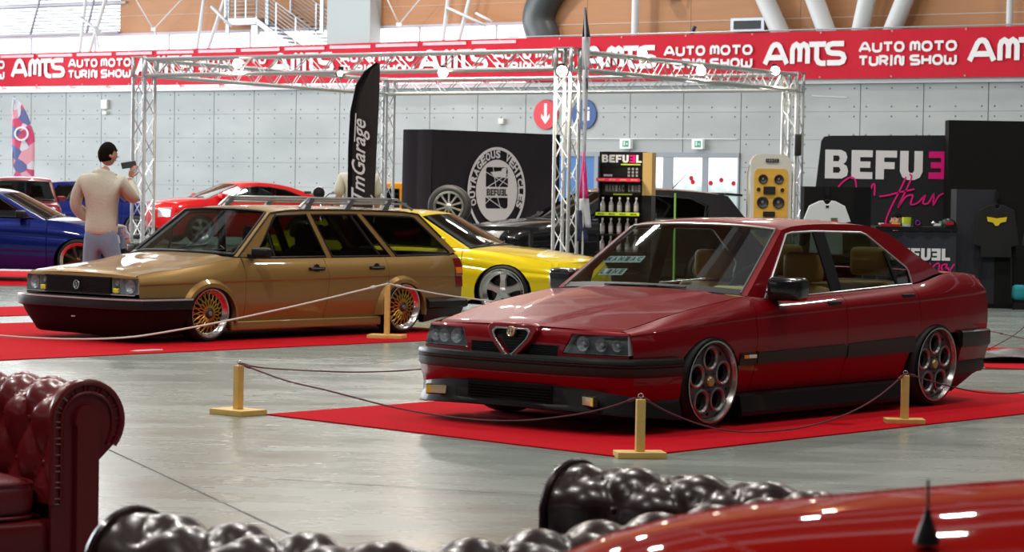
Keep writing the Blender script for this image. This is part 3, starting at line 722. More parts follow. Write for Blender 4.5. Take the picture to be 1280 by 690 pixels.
        c.gside('rear_window', [(1.57, .81), (1.55, 1.198), (2.00, 1.19), (2.24, 1.06), (2.275, .846)], M_GLASS, d2, sg, -.006, .003)
        c.gside('quarter_divider', [(2.275, .846), (2.225, 1.07), (2.255, 1.055), (2.30, .846)], M_BLACKP, d2, sg, .001, .012)
        c.gside('quarter_window', [(2.30, .846), (2.255, 1.055), (2.45, .95), (2.465, .93), (2.465, .846)], M_GLASS, d2, sg, -.006, .003)
        ring = win_up + [(x, .844-.04*(2.47-x)/1.0 if x > 1.5 else .806-.03*(1.5-x)/.85) for x in (2.2, 1.5, 1.0)]
        b = MB(); b.tube([(x, sg*(c.Ys(z)+.004), z) for x, z in ring], .0065, 6, closed=True); b.build('window_trim', M_TRIM, root)
        # windscreen edge and pillars
        c.topp('screen_pillar', .0, 1.02, sg*.94, sg*1.0, P_RED, root)
        c.topp('rear_pillar', 1.98, 3, sg*.86, sg*1.0, P_RED, root)
        b = MB(); b.tube([c.top(q, sg*.935, .003) for q in rng(.02, 1.0, .1)], .007, 6); b.build('screen_trim', pr('seal_grey', (.10, .10, .10), .4), root)
        # interior door cards
        b = MB(); b.box((1.5, sg*.70, .55), (2.1, .03, .46), bev=.01); b.build('door_card', M_CREAMD, root)
    c.topp('windscreen', .02, .985, -.94, .94, M_GLASS, root, 0, .003)
    b = MB(); b.tube([c.top(.99, t, .004) for t in rng(-.93, .93, .1)], .007, 6); b.build('screen_trim', M_TRIM, root)
    c.topp('screen_border', .0, .075, -.94, .94, M_BLACKP, root, .002, .004)
    c.topp('roof', .99, 2.0, -1, 1, P_RED, root, 0, .01)
    c.topp('rear_screen', 2.02, 2.98, -.86, .86, M_GLASSD, root, 0, .003)
    surf('boot_lid', [(0, -1), (1, -1), (1, 1), (0, 1)], lambda u, t: c.deck(u, t*.985), P_RED, root, rng(0, 1, .1), rng(-1, 1, .1), .006, (1, 0, .3))
    zt = .80
    c.tailf('tail_panel', [(-.70, .50), (-.70, .86), (.70, .86), (.70, .50)], P_RED, root)
    for sg in (-1, 1): c.tailf('tail_lamp', [(sg*.2, .66), (sg*.2, .78), (sg*.68, .78), (sg*.68, .66)], pr('tail_red', (.4, .01, .01), .15, 0, 1.), root, .01)
    prr = plan_rear(c, 2.93, .48)
    rb = band('rear_bumper', prr, [(-.03, .395), (.028, .395), (.036, .41), (.036, .50), (.02, .513), (-.03, .513)], M_CLAD, root)
    band('bumper_skirt', prr, [(-.03, .30), (.0, .30), (.024, .394), (-.03, .394)], P_RED, rb)
    dz2 = lambda f: -.12*max(0, 1-min(f, 1-f)/.14)
    band('rear_skirt', plan_rear(c, 2.86, .34), [(-.03, .22, dz2), (.01, .21, dz2), (.028, .24, dz2), (.024, .30), (-.03, .302)], pr('carbon_black', (0, 0, 0)), root)
    # underbody, interior
    b = MB(); b.box((1.25, 0, .17), (3.9, 1.1, .10)); b.box((1.25, 0, .26), (1.9, 1.55, .14)); b.box((-.45, 0, .36), (.6, 1.0, .3)); b.box((3.0, 0, .4), (.7, 1.1, .3)); b.build('underbody', M_BLACK, root)
    b = MB(); b.box((.75, 0, .70), (.45, 1.38, .16), bev=.05); b.box((.93, -.37, .80), (.12, .34, .08), bev=.03); b.box((.95, 0, .55), (.2, .3, .3), bev=.04); b.build('dashboard', M_CREAMD, root)
    b = MB(); b.box((.55, 0, .775), (.30, 1.30, .02), bev=.005); b.build('dash_top', M_DARKIN, root)
    for y in (-.37, .37): seat(root, 1.27, y, M_TAN, .24)
    for y in (-.36, .36): seat(root, 2.12, y, M_TAN, .27)
    b = MB(); b.box((2.72, 0, .80), (.45, 1.25, .04), bev=.01); b.build('parcel_shelf', M_TAN, root)
    steering(root, 1.10, -.37, .80, M_DARKIN)
    # club cards behind the windscreen
    b = MB(); T0 = c.top(.26, .44, -.03)
    k = 0
    mwh = pr('card_blue_white', (.42, .55, .60), .6); mdk = pr('card_dark', (.03, .04, .05), .6)
    e1 = (Vector(c.top(.3, .2)) - Vector(c.top(.3, .8))).normalized(); e2 = (Vector(c.top(.5, .5)) - Vector(c.top(.2, .5))).normalized()
    for row, (wd_, y0, t0) in enumerate((('MANIAC', .53, .80), ('LINE', .26, .70))):
        for i, ch in enumerate(wd_):
            o = Vector(c.top(y0*.75 + .03, t0, -.02)) + e1*(.054*i); F = frame(o, e1, e2)
            b.poly([(0, 0), (.047, 0), (.047, .072), (0, .072)], .003, mwh, F)
            put_text(b, ch, F @ Matrix.Translation((.010, .011, .004)), .027, .050, mdk, th=.002, bold=.01)
    b.build('lettered_sticker', None, root)
    arches(c, root, (-.05, 2.60), .27, .335, .295, .86)
    four_wheels(root, -.045, 2.615, .872, .872, .289, .290, .2535, .235, 'dial', D(2.5))
    for sg in (-1, 1):
        b = MB(); b.tube([c.hood(1.02, sg*.15+.3, .01), c.hood(1.02, sg*.15-.25, .012)], .006, 6); b.build('wiper', M_BLACKP, root)
    return root
saloon = build_saloon()

# ------------------------------------------------------------------ the gold estate
P_GOLD = paint('paint_gold', (.28, .165, .052), .35, .38, .8)
M_SMOKE = glass('window_glass_smoke', (.45, .50, .46))
def build_estate():
    root = thing('gold_estate', 'gold estate car with roof rack, black bumpers and gold mesh wheels', 'car', (-3.415, 24.444, .008), PI/2 - .708)
    c = Car(dict(
        lev_z=[[(-.9, .17), (3.6, .17)],
               [(-.9, .40), (3.6, .40)],
               [(-.85, .524), (-.2, .538), (.5, .546), (1.6, .555), (2.5, .568), (3.6, .560)],
               [(-.85, .602), (-.7, .628), (0, .70), (.46, .765), (.62, .752), (2.4, .755), (3.25, .762), (3.45, .77), (3.6, .78)]],
        lev_y=[[(-.85, .74), (-.4, .80), (3.0, .80), (3.6, .74)],
               [(-.85, .79), (-.4, .838), (0, .845), (3.0, .845), (3.6, .79)],
               [(-.85, .785), (-.4, .835), (0, .84), (3.0, .84), (3.6, .785)],
               [(-.85, .735), (-.4, .755), (.45, .765), (2.6, .77), (3.2, .765), (3.6, .74)]],
        bulge=[.008, .004, .018], creases=((2, .009),),
        sil=[(.44, .775), (.985, 1.188), (1.12, 1.208), (1.5, 1.222), (2.2, 1.222), (2.85, 1.208), (3.06, 1.185), (3.50, .80)],
        g0=.752, gz0=.76, gk=.33, bows=[.07, .05, -.03, -.04], crowns=[.02, .030, .025, .01],
        xf=curve([(.2, -.80), (.35, -.825), (.45, -.835), (.59, -.835), (.62, -.82), (.64, -.80)]), kf=.04, nf=3,
        hx0=-.795, hx1=.43, cowl_bow=.07, hc0=.022, hc1=.025, ridge=(.50, .55, .012),
        dx1=3.56, deck_bow=.05, dc=.0, xr=curve([(.2, 3.50), (.45, 3.56), (.70, 3.54), (.80, 3.49)])))
    top = [(t*c.yfront(.6), c.hood(0, t)[2]) for t in [1-.1*i for i in range(21)]]
    c.fascia('nose_panel', [(-.79, .585)] + list(reversed(top)) + [(.79, .585)], P_GOLD, root)
    # grille, lamps
    b = MB(); 
    for k in range(9): b.box((-.838, 0, .448+.0155*k), (.018, .90, .006))
    b.box((-.822, 0, .512), (.006, .92, .145)); b.box((-.84, 0, .586), (.02, .92, .012)); b.box((-.84, 0, .441), (.02, .92, .012)); gr = b.build('radiator_grille', M_BLACKP, root)
    T = Matrix.Translation((-.856, 0, .512)) @ Matrix.Rotation(-PI/2, 4, 'Y') @ Matrix.Rotation(-PI/2, 4, 'Z')
    b = MB(); b.lathe([(.034, 0), (.036, .006), (.042, .006), (.044, 0)], 28, None, T)
    ribbon(b, [(-.018, .030), (0, .0), (.018, .030)], .007, None, T); ribbon(b, [(-.032, .016), (-.015, -.030), (0, -.0), (.015, -.030), (.032, .016)], .007, None, T); b.build('round_badge', M_CHROME, gr)
    for sg in (-1, 1):
        lamp_unit(c, root, 'headlight', [(.565, .444), (.560, .585), (.775, .585), (.778, .444)], sg, [(.67, .515, .062)], .05, housing=M_LAMPB)
        lamp_unit(c, root, 'fog_lamp', [(.462, .444), (.460, .585), (.555, .585), (.556, .444)], sg, [(.508, .545, .028)], .05)
        b = MB(); b.box((0, 0, 0), (.04, .07, .045), bev=.012); b.build('indicator_lens', M_YLENS, root, loc=(-.815, sg*.508, .472))
    b = MB(); b.box((-.838, 0, .437), (.015, 1.55, .008)); b.build('grille_trim', M_TRIM, root)
    pf = plan_front(c, -.265, .36, dx=-.03)
    fb = band('front_bumper', pf, [(-.03, .30), (.075, .30), (.092, .31), (.096, .385), (.085, .408), (-.02, .412)], pr('bumper_black', (.010, .009, .010), .36, spec=.35), root)
    band('bumper_trim', pf, [(.094, .388), (.100, .392), (.100, .402), (.092, .404)], M_TRIM, fb)
    band('front_skirt', pf, [(-.16, .07), (-.10, .06), (-.07, .075), (-.02, .16), (.02, .22), (.055, .298), (-.05, .298)], pr('skirt_black', (.010, .008, .009), .6, spec=.2), fb)
    b = MB(); b.box((-.905, -.02, .225), (.012, .05, .012)); b.build('skirt_mark', M_TRIM, fb)
    surf('bonnet', [(0, -1), (.985, -1), (.985, 1), (0, 1)], lambda u, t: c.hood(u, t*.985), P_GOLD, root, rng(0, 1, .04) + [.01, .02, .03], rng(-1, 1, .05), .006, (0, 0, .3))
    surf('cowl', [(.985, -1), (1.14, -1), (1.14, 1), (.985, 1)], lambda u, t: c.hood(u, t*.97, -.012), M_BLACKP, root, [], rng(-1, 1, .1), 0, (0, 0, .3))
    RX_, RZ_ = .30, .265; CX = (.02, 2.60); CZ = .235
    for sg in (-1, 1):
        belt = lambda a, b_, st=.1: [(x, c.belt(x)) for x in rng(a, b_, st)]
        c.panel('front_wing', [(-.79, .412), (-.79, .59)] + belt(-.77, .46) + [(.47, .66), (.468, .172)] + arc(CX[0], CZ, RX_, RZ_, -13, 142, 24) + [(-.26, .412)], P_GOLD, root, sg)
        d1 = c.panel('front_door', [(.473, .172), (.475, .66)] + belt(.48, 1.545) + [(1.575, .555), (1.535, .25), (1.525, .172)], P_GOLD, root, sg)
        d2 = c.panel('rear_door', [(1.530, .172), (1.54, .25), (1.58, .555)] + belt(1.55, 2.405) + [(2.41, .57)] + arc(CX[1], CZ, RX_, RZ_, 128, 193, 10) + [(2.30, .172)], P_GOLD, root, sg)
        c.panel('rear_wing', [(3.54, .34)] + [(2.90, .34)] + arc(CX[1], CZ, RX_, RZ_, 25, 127, 18) + [(2.415, .57)] + belt(2.41, 3.50) + [(3.55, .70)], P_GOLD, root, sg)
        # flared arches
        for x in CX:
            b = MB(); A = arc(x, CZ, RX_, RZ_, -12 if x > 1 else -12, 188 if x > 1 else 150, 26); B = arc(x, CZ, RX_+.055, RZ_+.075, -12, 188 if x > 1 else 150, 26)
            m = len(A); yb = lambda z: c.side(x, c.vof(x, z), 1)[1]
            vs = [(p[0], sg*.815, p[1]) for p in A] + [(p[0], sg*.874, p[1]+.0) for p in A] + [((a[0]+q[0])/2, sg*.872, (a[1]+q[1])/2) for a, q in zip(A, B)] + [(q[0], sg*(yb(q[1])-.002), q[1]) for q in B]
            b.add(vs, [(k*m+i, k*m+i+1, (k+1)*m+i+1, (k+1)*m+i) for k in range(3) for i in range(m-1)], None, None, True); b.build('wheel_flare', P_GOLD, root)
        # sill with dark red lower shade band of the reflected carpet left to the paint itself
        b = MB(); b.box((1.30, sg*.80, .135), (2.0, .08, .085), bev=.015); b.build('sill', P_GOLD, root)
        for x, par in ((1.41, d1), (2.245, d2)):
            b = MB(); b.box((0, 0, 0), (.21, .022, .028), bev=.006); b.lathe([(.045, -.004), (.042, .004), (0, .006)], 16, M=Matrix.Translation((0, sg*-.004, 0)) @ Matrix.Rotation(sg*-PI/2, 4, 'X')); b.build('door_handle', M_BLACKP, par, loc=(x, sg*.83, .655))
            b = MB(); b.box((x, sg*.843, .657), (.17, .004, .008)); b.build('handle_trim', M_CHROME, par)
        mirror(root, .60, sg*.775, .815, sg, M_BLACKP, (.10, .19, .095))
        # greenhouse side
        w1 = [(.66, .764), (1.02, 1.132), (1.06, 1.160), (1.46, 1.170), (1.60, .764)]
        w2 = [(1.69, .764), (1.535, 1.170), (2.16, 1.168), (2.50, .764)]
        w3 = [(2.60, .764), (2.25, 1.166), (2.93, 1.152), (2.98, 1.135), (3.385, .80), (3.38, .768)]
        sil = [tuple(c.sil_pt(q)) for q in [0, .25, .5, .75] + rng(1, 2, .1) + [2.3, 2.6, 2.85, 3]]
        def frame_poly(ws):
            out = []; 
            return out
        bz = lambda x: c.belt(x)+.002
        c.gside('roof_rail', sil + [(3.385, bz(3.385)+.006), (3.385, .80), (2.98, 1.135), (2.93, 1.152), (2.25, 1.166), (2.24, 1.172), (1.05, 1.172), (1.02, 1.134), (.655, .766)], P_GOLD, root, sg)
        c.gside('center_pillar', [(1.605, bz(1.6)), (1.462, 1.173), (1.535, 1.173), (1.685, bz(1.68))], P_GOLD, root, sg, .002, .012)
        c.gside('rear_pillar', [(2.505, bz(2.5)), (2.165, 1.173), (2.250, 1.173), (2.597, bz(2.6))], P_GOLD, root, sg, .002, .012)
        for nm, w_, par in (('front_window', w1, d1), ('rear_window', w2, d2), ('quarter_window', w3, root)):
            gw = c.gside(nm, w_, M_SMOKE, par, sg, -.008, .003)
            b = MB(); b.tube([(x, sg*(c.Ys(z)+.001), z) for x, z in w_], .013, 6, closed=True); b.build('window_seal', M_BLACKP, par)
        b = MB(); b.tube([(.92, sg*(c.Ys(.77)-.004), .77), (.90, sg*(c.Ys(1.0)-.004), 1.0)], .012, 6); b.tube([(2.36, sg*(c.Ys(.77)-.004), .77), (2.08, sg*(c.Ys(1.16)-.004), 1.16)], .014, 6); b.build('window_divider', M_BLACKP, root)
        b = MB(); b.tube([(x, sg*(c.Ys(z)+.006), z-.008) for x, z in sil[:-2]], .009, 6); b.build('rain_gutter', M_BLACKP, root)
        c.topp('screen_pillar', .0, 1.02, sg*.93, sg*1.0, P_GOLD, root)
        c.topp('tailgate_pillar', 1.98, 3, sg*.85, sg*1.0, P_GOLD, root)
        c.panel('tail_lamp', [(3.44, .445), (3.41, .735), (3.52, .735), (3.545, .60), (3.55, .445)], pr('tail_dark_red', (.16, .004, .006), .12, 0, 1.), root, sg, .006, .03)
        c.panel('tail_indicator', [(3.43, .585), (3.425, .645), (3.535, .645), (3.54, .585)], M_AMBER, root, sg, .009, .004)
        b = MB(); b.box((1.5, sg*.70, .5), (2.1, .03, .46), bev=.01); b.build('door_card', M_DARKIN, root)
        # roof rack rail with feet
        zr = 1.325; Y = sg*.565
        b = MB(); P = [(1.42, 1.235), (1.55, zr), (1.9, zr+.0), (2.4, zr), (2.80, zr-.006), (3.02, 1.222)]
        b.tube([Vector((x, Y, z)) for x, z in P], .014, 8)
        b.tube([Vector((x, Y, 1.278)) for x in (1.50, 2.93)], .011, 8); rr = b.build('rack_rail', pr('rack_steel', (.36, .37, .38), .28, .85), root)
        for x in (1.52, 2.08, 2.62):
            b = MB(); b.add([(x-.06, Y-.02, 1.215), (x+.03, Y-.02, 1.215), (x+.10, Y-.014, zr), (x+.05, Y-.014, zr), (x-.06, Y+.02, 1.215), (x+.03, Y+.02, 1.215), (x+.10, Y+.014, zr), (x+.05, Y+.014, zr)], [(0, 1, 2, 3), (7, 6, 5, 4), (0, 4, 5, 1), (1, 5, 6, 2), (2, 6, 7, 3), (3, 7, 4, 0)]); b.build('rack_foot', pr('rack_steel', (0, 0, 0)), rr)
    b = MB()
    for x in (1.62, 2.2, 2.75): b.tube([(x, -.565, 1.30), (x, .565, 1.30)], .011, 8)
    b.build('rack_crossbar', pr('rack_steel', (0, 0, 0)), root)
    c.topp('windscreen', .03, .975, -.93, .93, M_GLASS, root, 0, .003)
    b = MB(); b.tube([c.top(q, -.935, .003) for q in rng(.02, .98, .1)] + [c.top(.985, t, .003) for t in rng(-.93, .93, .1)] + [c.top(q, .935, .003) for q in reversed(rng(.02, .98, .1))] + [c.top(.02, t, .003) for t in reversed(rng(-.93, .93, .1))], .012, 6, closed=True); b.build('screen_seal', M_BLACKP, root)
    c.topp('screen_border', .0, .07, -.94, .94, M_BLACKP, root, .002, .004)
    c.topp('roof', .99, 2.0, -1, 1, P_GOLD, root, 0, .01)
    c.topp('tailgate_window', 2.08, 2.95, -.85, .85, M_GLASSD, root, 0, .003)
    c.topp('tailgate_top', 1.99, 2.08, -.85, .85, P_GOLD, root)
    c.tailf('tailgate', [(-.76, .33), (-.72, .79), (.72, .79), (.76, .33)], P_GOLD, root)
    rb = band('rear_bumper', plan_rear(c, 2.93, .30), [(-.03, .235), (.055, .235), (.085, .25), (.085, .31), (.06, .335), (-.03, .34)], pr('bumper_black', (0, 0, 0)), root)
    dz2 = lambda f: -.07*max(0, 1-min(f, 1-f)/.16)
    band('rear_skirt', plan_rear(c, 2.90, .28), [(-.03, .17, dz2), (.03, .17, dz2), (.05, .234), (-.03, .234)], pr('bumper_black', (0, 0, 0)), rb)
    b = MB(); b.box((1.25, 0, .15), (4.0, 1.1, .10)); b.box((1.3, 0, .24), (1.9, 1.5, .14)); b.box((-.45, 0, .34), (.5, 1.0, .3)); b.box((3.0, 0, .4), (.8, 1.1, .3)); b.build('underbody', M_BLACK, root)
    b = MB(); b.box((.70, 0, .66), (.45, 1.38, .18), bev=.05); b.box((.92, 0, .5), (.2, .3, .3), bev=.04); b.build('dashboard', M_DARKIN, root)
    for y in (-.37, .37): seat(root, 1.30, y, M_DARKIN, .22)
    for y in (-.36, .36): seat(root, 2.10, y, M_DARKIN, .24)
    steering(root, 1.05, -.37, .76, M_DARKIN)
    for sg in (.35, -.3):
        b = MB(); b.tube([c.hood(1.05, sg, .012), c.top(.10, sg-.45, .012), c.top(.16, sg-.75 if sg > 0 else sg-.35, .012)], .008, 6); b.build('wiper', M_BLACKP, root)
    b = MB(); b.box((2.05, .1, 1.0), (.12, .14, .14), bev=.05); b.build('plush_toy', pr('toy_orange', (.75, .33, .02), .8), root)
    arches(c, root, CX, CZ, RX_, RZ_, .86)
    four_wheels(root, -.0, 2.60, .862, .862, .260, .261, .2265, .22, 'mesh', D(3))
    return root
estate = build_estate()
# ------------------------------------------------------------------ the hall
b = MB(); b.add([(-45, -12, 0), (45, -12, 0), (45, 95, 0), (-45, 95, 0), (-45, -12, -.2), (45, -12, -.2), (45, 95, -.2), (-45, 95, -.2)], [(0, 1, 2, 3), (7, 6, 5, 4), (0, 4, 5, 1), (1, 5, 6, 2), (2, 6, 7, 3), (3, 7, 4, 0)])
tag(b.build('floor', M_FLOOR), kind='structure')
# joints in the slab
b = MB()
def joint(a, c, wd=.012):
    a = Vector(a); c = Vector(c); t = (c-a).normalized(); n = Vector((-t.y, t.x, 0))*wd/2
    b.add([a-n, c-n, c+n, a+n], [(0, 1, 2, 3)])
joint((-7.3, 27.5, .001), (.9, 6.15, .001), .014)
joint((-1.2, 12.9, .001), (3.2, 11.2, .001), .008); joint((-9, 34, .001), (12, 26, .001), .01)
tag(b.build('trim_1', pr('slab_joint', (.10, .105, .10), .9), fixn=False), kind='structure')

WA = Vector((-16.451, 83.641, 0)); WD = Vector((.81074, -.58541, 0)); W = frame(WA, WD, (0, 0, 1))
def WP(s, z, off=0): return W @ Vector((s, z, off))
seams = [-24.4, -22.8, -21.2, -19.6, -18, -16.4, -14.4, -12.8, -11.2, -9.6, -8, -6.4, -4.8, -3.2, -1.6, -.15, 1.386, 2.937, 4.485, 6.02, 7.567, 9.183, 10.775, 12.407, 14.06, 15.7, 17.342, 19.015, 20.661, 22.37, 24.077, 25.745, 27.5, 29.22, 30.968, 32.723, 34.467, 36.2, 37.95, 39.7, 41.45, 43.2, 45]
rows = [0, .70, 1.41, 2.12, 2.835, 3.545, 4.25]
mh = pr('tie_hole', (.06, .065, .07), .9)
b = MB(); b.box((10.3, 2.1, -.16), (71, 4.25, .16), M_GROOVE, W)
for i in range(len(seams)-1):
    s0, s1 = seams[i]+.012, seams[i+1]-.012
    for j in range(6):
        z0, z1 = rows[j], rows[j+1]-.004
        if j == 0 or True: z0 += .002
        if s1 > 21.6 and s0 < 27.4:
            if z1 < 2.2: continue
            if z0 < 2.48: z0 = 2.49
        b.box(((s0+s1)/2, (z0+z1)/2, -.05), (s1-s0, z1-z0, .10), M_CONC, W)
        if z1-z0 < .5: continue
        for sx in (s0+.16, (s0+s1)/2, s1-.16):
            for zz in (z0+.12, z1-.12):
                b.add([(sx + .024*math.cos(PI*k/3), zz + .024*math.sin(PI*k/3), .0015) for k in range(6)], [tuple(range(6))], mh, W)
tag(b.build('wall_back', None, fixn=False), kind='structure')
# header over the doors and pale ledge on top of the concrete
b = MB(); b.box((10.3, 4.31, -.02), (71, .12, .30), None, W); b.box((10.3, 4.262, .10), (71, .03, .1), None, W)
for s in seams: b.box((s+.3, 4.395, .0), (.06, .07, .2), None, W)
tag(b.build('trim_2', pr('ledge', (.70, .72, .74), .5)), kind='structure')
# upper wall: wood cladding, window strip, louvres
b = MB()
def wbox(mb, s0, s1, z0, z1, off, th, mat=None): mb.box(((s0+s1)/2, (z0+z1)/2, off), (s1-s0, z1-z0, th), mat, W)
wbox(b, 4.9, 20.4, 6.03, 14.2, -.4, .1, M_WOOD); wbox(b, 20.4, 46, 4.3, 14.2, -.4, .1, M_WOOD)
mj = pr('wood_joint', (.50, .38, .30), .6)
for z in (5.95, 6.72, 7.5, 8.3): wbox(b, 20.5, 46, z-.012, z+.012, -.345, .012, mj)
for z in (6.6, 7.2, 7.9): wbox(b, 4.9, 20.3, z-.006, z+.006, -.345, .01, mj)
for s in (22.4, 25.7, 29.0, 32.3, 35.6): wbox(b, s-.006, s+.006, 4.4, 14, -.345, .01, pr('wood_joint2', (.33, .20, .11), .6))
tag(b.build('wall_upper', M_WOOD), kind='structure')
b = MB(); wbox(b, -25, 20.4, 4.36, 6.0, -.5, .03); tag(b.build('window_1', M_SKY), kind='structure')
b = MB()
for s in (-1.5, .9, 3.75, 6.9, 10.2, 13.3, 16.6, 19.3): wbox(b, s-.022, s+.022, 5.4, 6.0, -.44, .05)
wbox(b, -7, 20.4, 5.99, 6.07, -.40, .12); wbox(b, -7, 4.9, 6.07, 6.14, -.3, .12)
for s, tl in ((1.05, .55), (3.55, .45), (-1.6, .5)):
    P0, P1 = WP(s, 6.1, -.25), WP(s+tl, 7.6, -.25); b.tube([P0, P1], .045, 6)
wbox(b, -7, 5.2, 6.98, 7.05, -.3, .10)
tag(b.build('trim_3', pr('window_frame_grey', (.40, .40, .46), .5)), kind='structure')
b = MB(); wbox(b, -25, 5.0, 6.1, 14.2, -.55, .03); tag(b.build('window_2', M_SKY), kind='structure')
b = MB()
for k in range(14): b.box((-9.9, 6.20+.11*k, -.42), (29.4, .035, .10), None, W)
tag(b.build('trim_4', pr('louvre', (.34, .35, .42), .6)), kind='structure')
# rods of the roof bracing
b = MB()
def rod(s0, z0, s1, z1, r=.02, off=.2): b.tube([WP(s0, z0, off), WP(s1, z1, off)], r, 6)
rod(6.85, 6.12, 5.9, 7.3); rod(6.85, 6.12, 8.4, 7.3); rod(6.85, 6.12, 7.0, 5.9); rod(16.35, 6.05, 15.6, 7.3); rod(16.35, 6.05, 17.7, 7.3); rod(16.35, 6.05, 16.6, 5.5); rod(4.4, 6.10, 4.55, 5.6, .03)
rod(3.6, 6.6, 4.6, 6.1, .05); rod(9.2, 6.75, 10.0, 6.15, .05); rod(19.05, 6.3, 19.6, 6.05, .04); rod(18.0, 6.5, 19.4, 5.95, .04)
for s, z in ((6.85, 6.12), (16.35, 6.05)):
    b.box((s, z, .2), (.18, .10, .04), None, W)
tag(b.build('trim_5', M_TUBE), kind='structure')
n = 6
def tube_trim(pts, r, mat=M_TUBE):
    global n
    q = MB(); q.tube([WP(*p) for p in pts], r, 16, mat); tag(q.build('trim_%d' % n), kind='structure'); n += 1
tube_trim([(3.62, 5.5, .1), (3.95, 7.8, .1)], .055); tube_trim([(4.05, 5.5, .1), (5.0, 7.8, .1)], .065)
tube_trim([(8.55, 5.5, .1), (8.95, 7.8, .1)], .055); tube_trim([(9.0, 5.5, .1), (10.0, 7.8, .1)], .06)
tube_trim([(17.85, 5.55, .1), (18.1, 7.5, .1)], .055); tube_trim([(18.4, 5.55, .1), (19.0, 7.5, .1)], .06)
tube_trim([(-1.3, 3.5, 1.6), (-.65, 5.9, 1.6), (.75, 7.9, 1.6)], .34)
tube_trim([(24.25, 5.2, .1), (24.25, 9, .1)], .10)
tube_trim([(28.84, 5.2, .03), (27.7, 7.3, .03), (26.8, 9, .03)], .24); tube_trim([(30.14, 5.2, .03), (29.35, 7.0, .03), (28.4, 9, .03)], .24)
tube_trim([(30.85, 5.2, .03), (31.25, 7.0, .03), (31.7, 9, .03)], .22); tube_trim([(31.68, 5.2, .03), (32.45, 7.0, .03), (33.2, 9, .03)], .23)
tube_trim([(35.02, 5.2, .1), (35.02, 9, .1)], .08)
b = MB()
pts = smooth_path([WP(21.12, 4.6, -.2), WP(21.12, 5.5, -.2), WP(20.92, 6.0, -.2), WP(21.0, 6.45, -.2), WP(21.4, 7.0, -.2), WP(22.2, 7.7, -.2)], 6); b.tube(pts, .46, 24)
tag(b.build('trim_%d' % n, pr('dark_duct', (.055, .065, .07), .4)), kind='structure'); n += 1
b = MB(); wbox(b, 13.66, 15.25, 5.3, 9, -.1, .5); tag(b.build('trim_%d' % n, pr('pale_pier', (.40, .45, .46), .8)), kind='structure'); n += 1
# ceiling with open roof lights between wood fields, and lattice beams
b = MB()
for k in range(9): b.box((0, -6 + 12*k, 14.4), (92, 9.6, .2), pr('ceiling_wood', (.22, .12, .065), .7))
tag(b.build('ceiling', None), kind='structure')
b = MB()
for k in range(9):
    b.box((0, -12+12*k, 13.6), (92, .35, .5))
for k in range(-4, 5): b.box((10*k, 40, 13.9), (.3, 104, .4))
tag(b.build('trim_%d' % n, pr('beam_white', (.62, .64, .66), .6)), kind='structure'); n += 1
b = MB(); b.box((45, 41, 7.2), (.3, 108, 14.4)); tag(b.build('wall_right', pr('right_wall', (.10, .10, .10), .8)), kind='structure')  # unseen side wall, closed to full height and dark to darken car reflections
b = MB(); b.box((-45, 41, 2.2), (.3, 108, 4.4), M_CONC); b.box((-45, 41, 12.4), (.3, 108, 4.0), M_WOOD); tag(b.build('wall_left', None), kind='structure')
b = MB(); b.box((0, -12.2, 7.2), (90, .3, 14.4)); tag(b.build('wall_front', pr('front_wall', (.09, .09, .095), .8)), kind='structure')  # unseen wall behind the camera, made solid and dark so facing panels reflect less

# doors in the back wall
mdf = pr('door_frame_grey', (.25, .28, .32), .5)
def wall_door(nm, s0, s1, panes, pane_mat, ztop=2.49):
    q = MB(); xs = [s0] + [p for ab in panes for p in ab] + [s1]
    q.box(((s0+s1)/2, ztop-.06, .0), (s1-s0, .12, .10), mdf, W); q.box(((s0+s1)/2, .12, 0), (s1-s0, .24, .1), mdf, W)
    for i in range(0, len(xs), 2): q.box(((xs[i]+xs[i+1])/2, ztop/2, 0), (xs[i+1]-xs[i], ztop, .08), mdf, W)
    o = tag(q.build(nm, None), kind='structure')
    for a, c_ in panes:
        q = MB(); q.box(((a+c_)/2, 1.29, -.01), (c_-a, 2.14, .02), None, W); q.build('pane', pane_mat, o)
    return o
def view_nodes(nt, b, L):
    t = nt.nodes.new('ShaderNodeTexCoord'); sx = nt.nodes.new('ShaderNodeSeparateXYZ'); L.new(t.outputs['Object'], sx.inputs[0])
    nn = nt.nodes.new('ShaderNodeTexNoise'); nn.inputs['Scale'].default_value = 5; nn.inputs['Detail'].default_value = 6; L.new(t.outputs['Object'], nn.inputs[0])
    ad = nt.nodes.new('ShaderNodeMath'); ad.operation = 'MULTIPLY_ADD'; ad.inputs[1].default_value = .5; L.new(nn.outputs[0], ad.inputs[0]); L.new(sx.outputs[2], ad.inputs[2])
    r = nt.nodes.new('ShaderNodeValToRGB'); r.color_ramp.elements[0].position = .0; r.color_ramp.elements[1].position = 1.
    mr = nt.nodes.new('ShaderNodeMapRange'); mr.inputs[1].default_value = 1.6; mr.inputs[2].default_value = 2.5; L.new(ad.outputs[0], mr.inputs[0]); L.new(mr.outputs[0], r.inputs[0])
    e = r.color_ramp.elements; e[0].color = (.28, .40, .38, 1); e[1].color = (.95, .98, 1, 1); e.new(.28).color = (.55, .66, .64, 1); e.new(.40).color = (.93, .97, 1, 1)
    L.new(r.outputs[0], b.inputs['Emission Color']); b.inputs['Emission Strength'].default_value = 1.15; b.inputs['Base Color'].default_value = (.1, .1, .1, 1); b.inputs['Roughness'].default_value = .3
M_VIEW = node_mat('outdoor_view', view_nodes)
wall_door('door_1', 24.4, 27.5, [(24.62, 25.17), (25.47, 26.38), (26.55, 27.45)], M_VIEW)
wall_door('door_2', 21.6, 24.4, [(21.69, 22.98), (23.1, 24.3)], pr('blue_panel', (.02, .14, .40), .45))
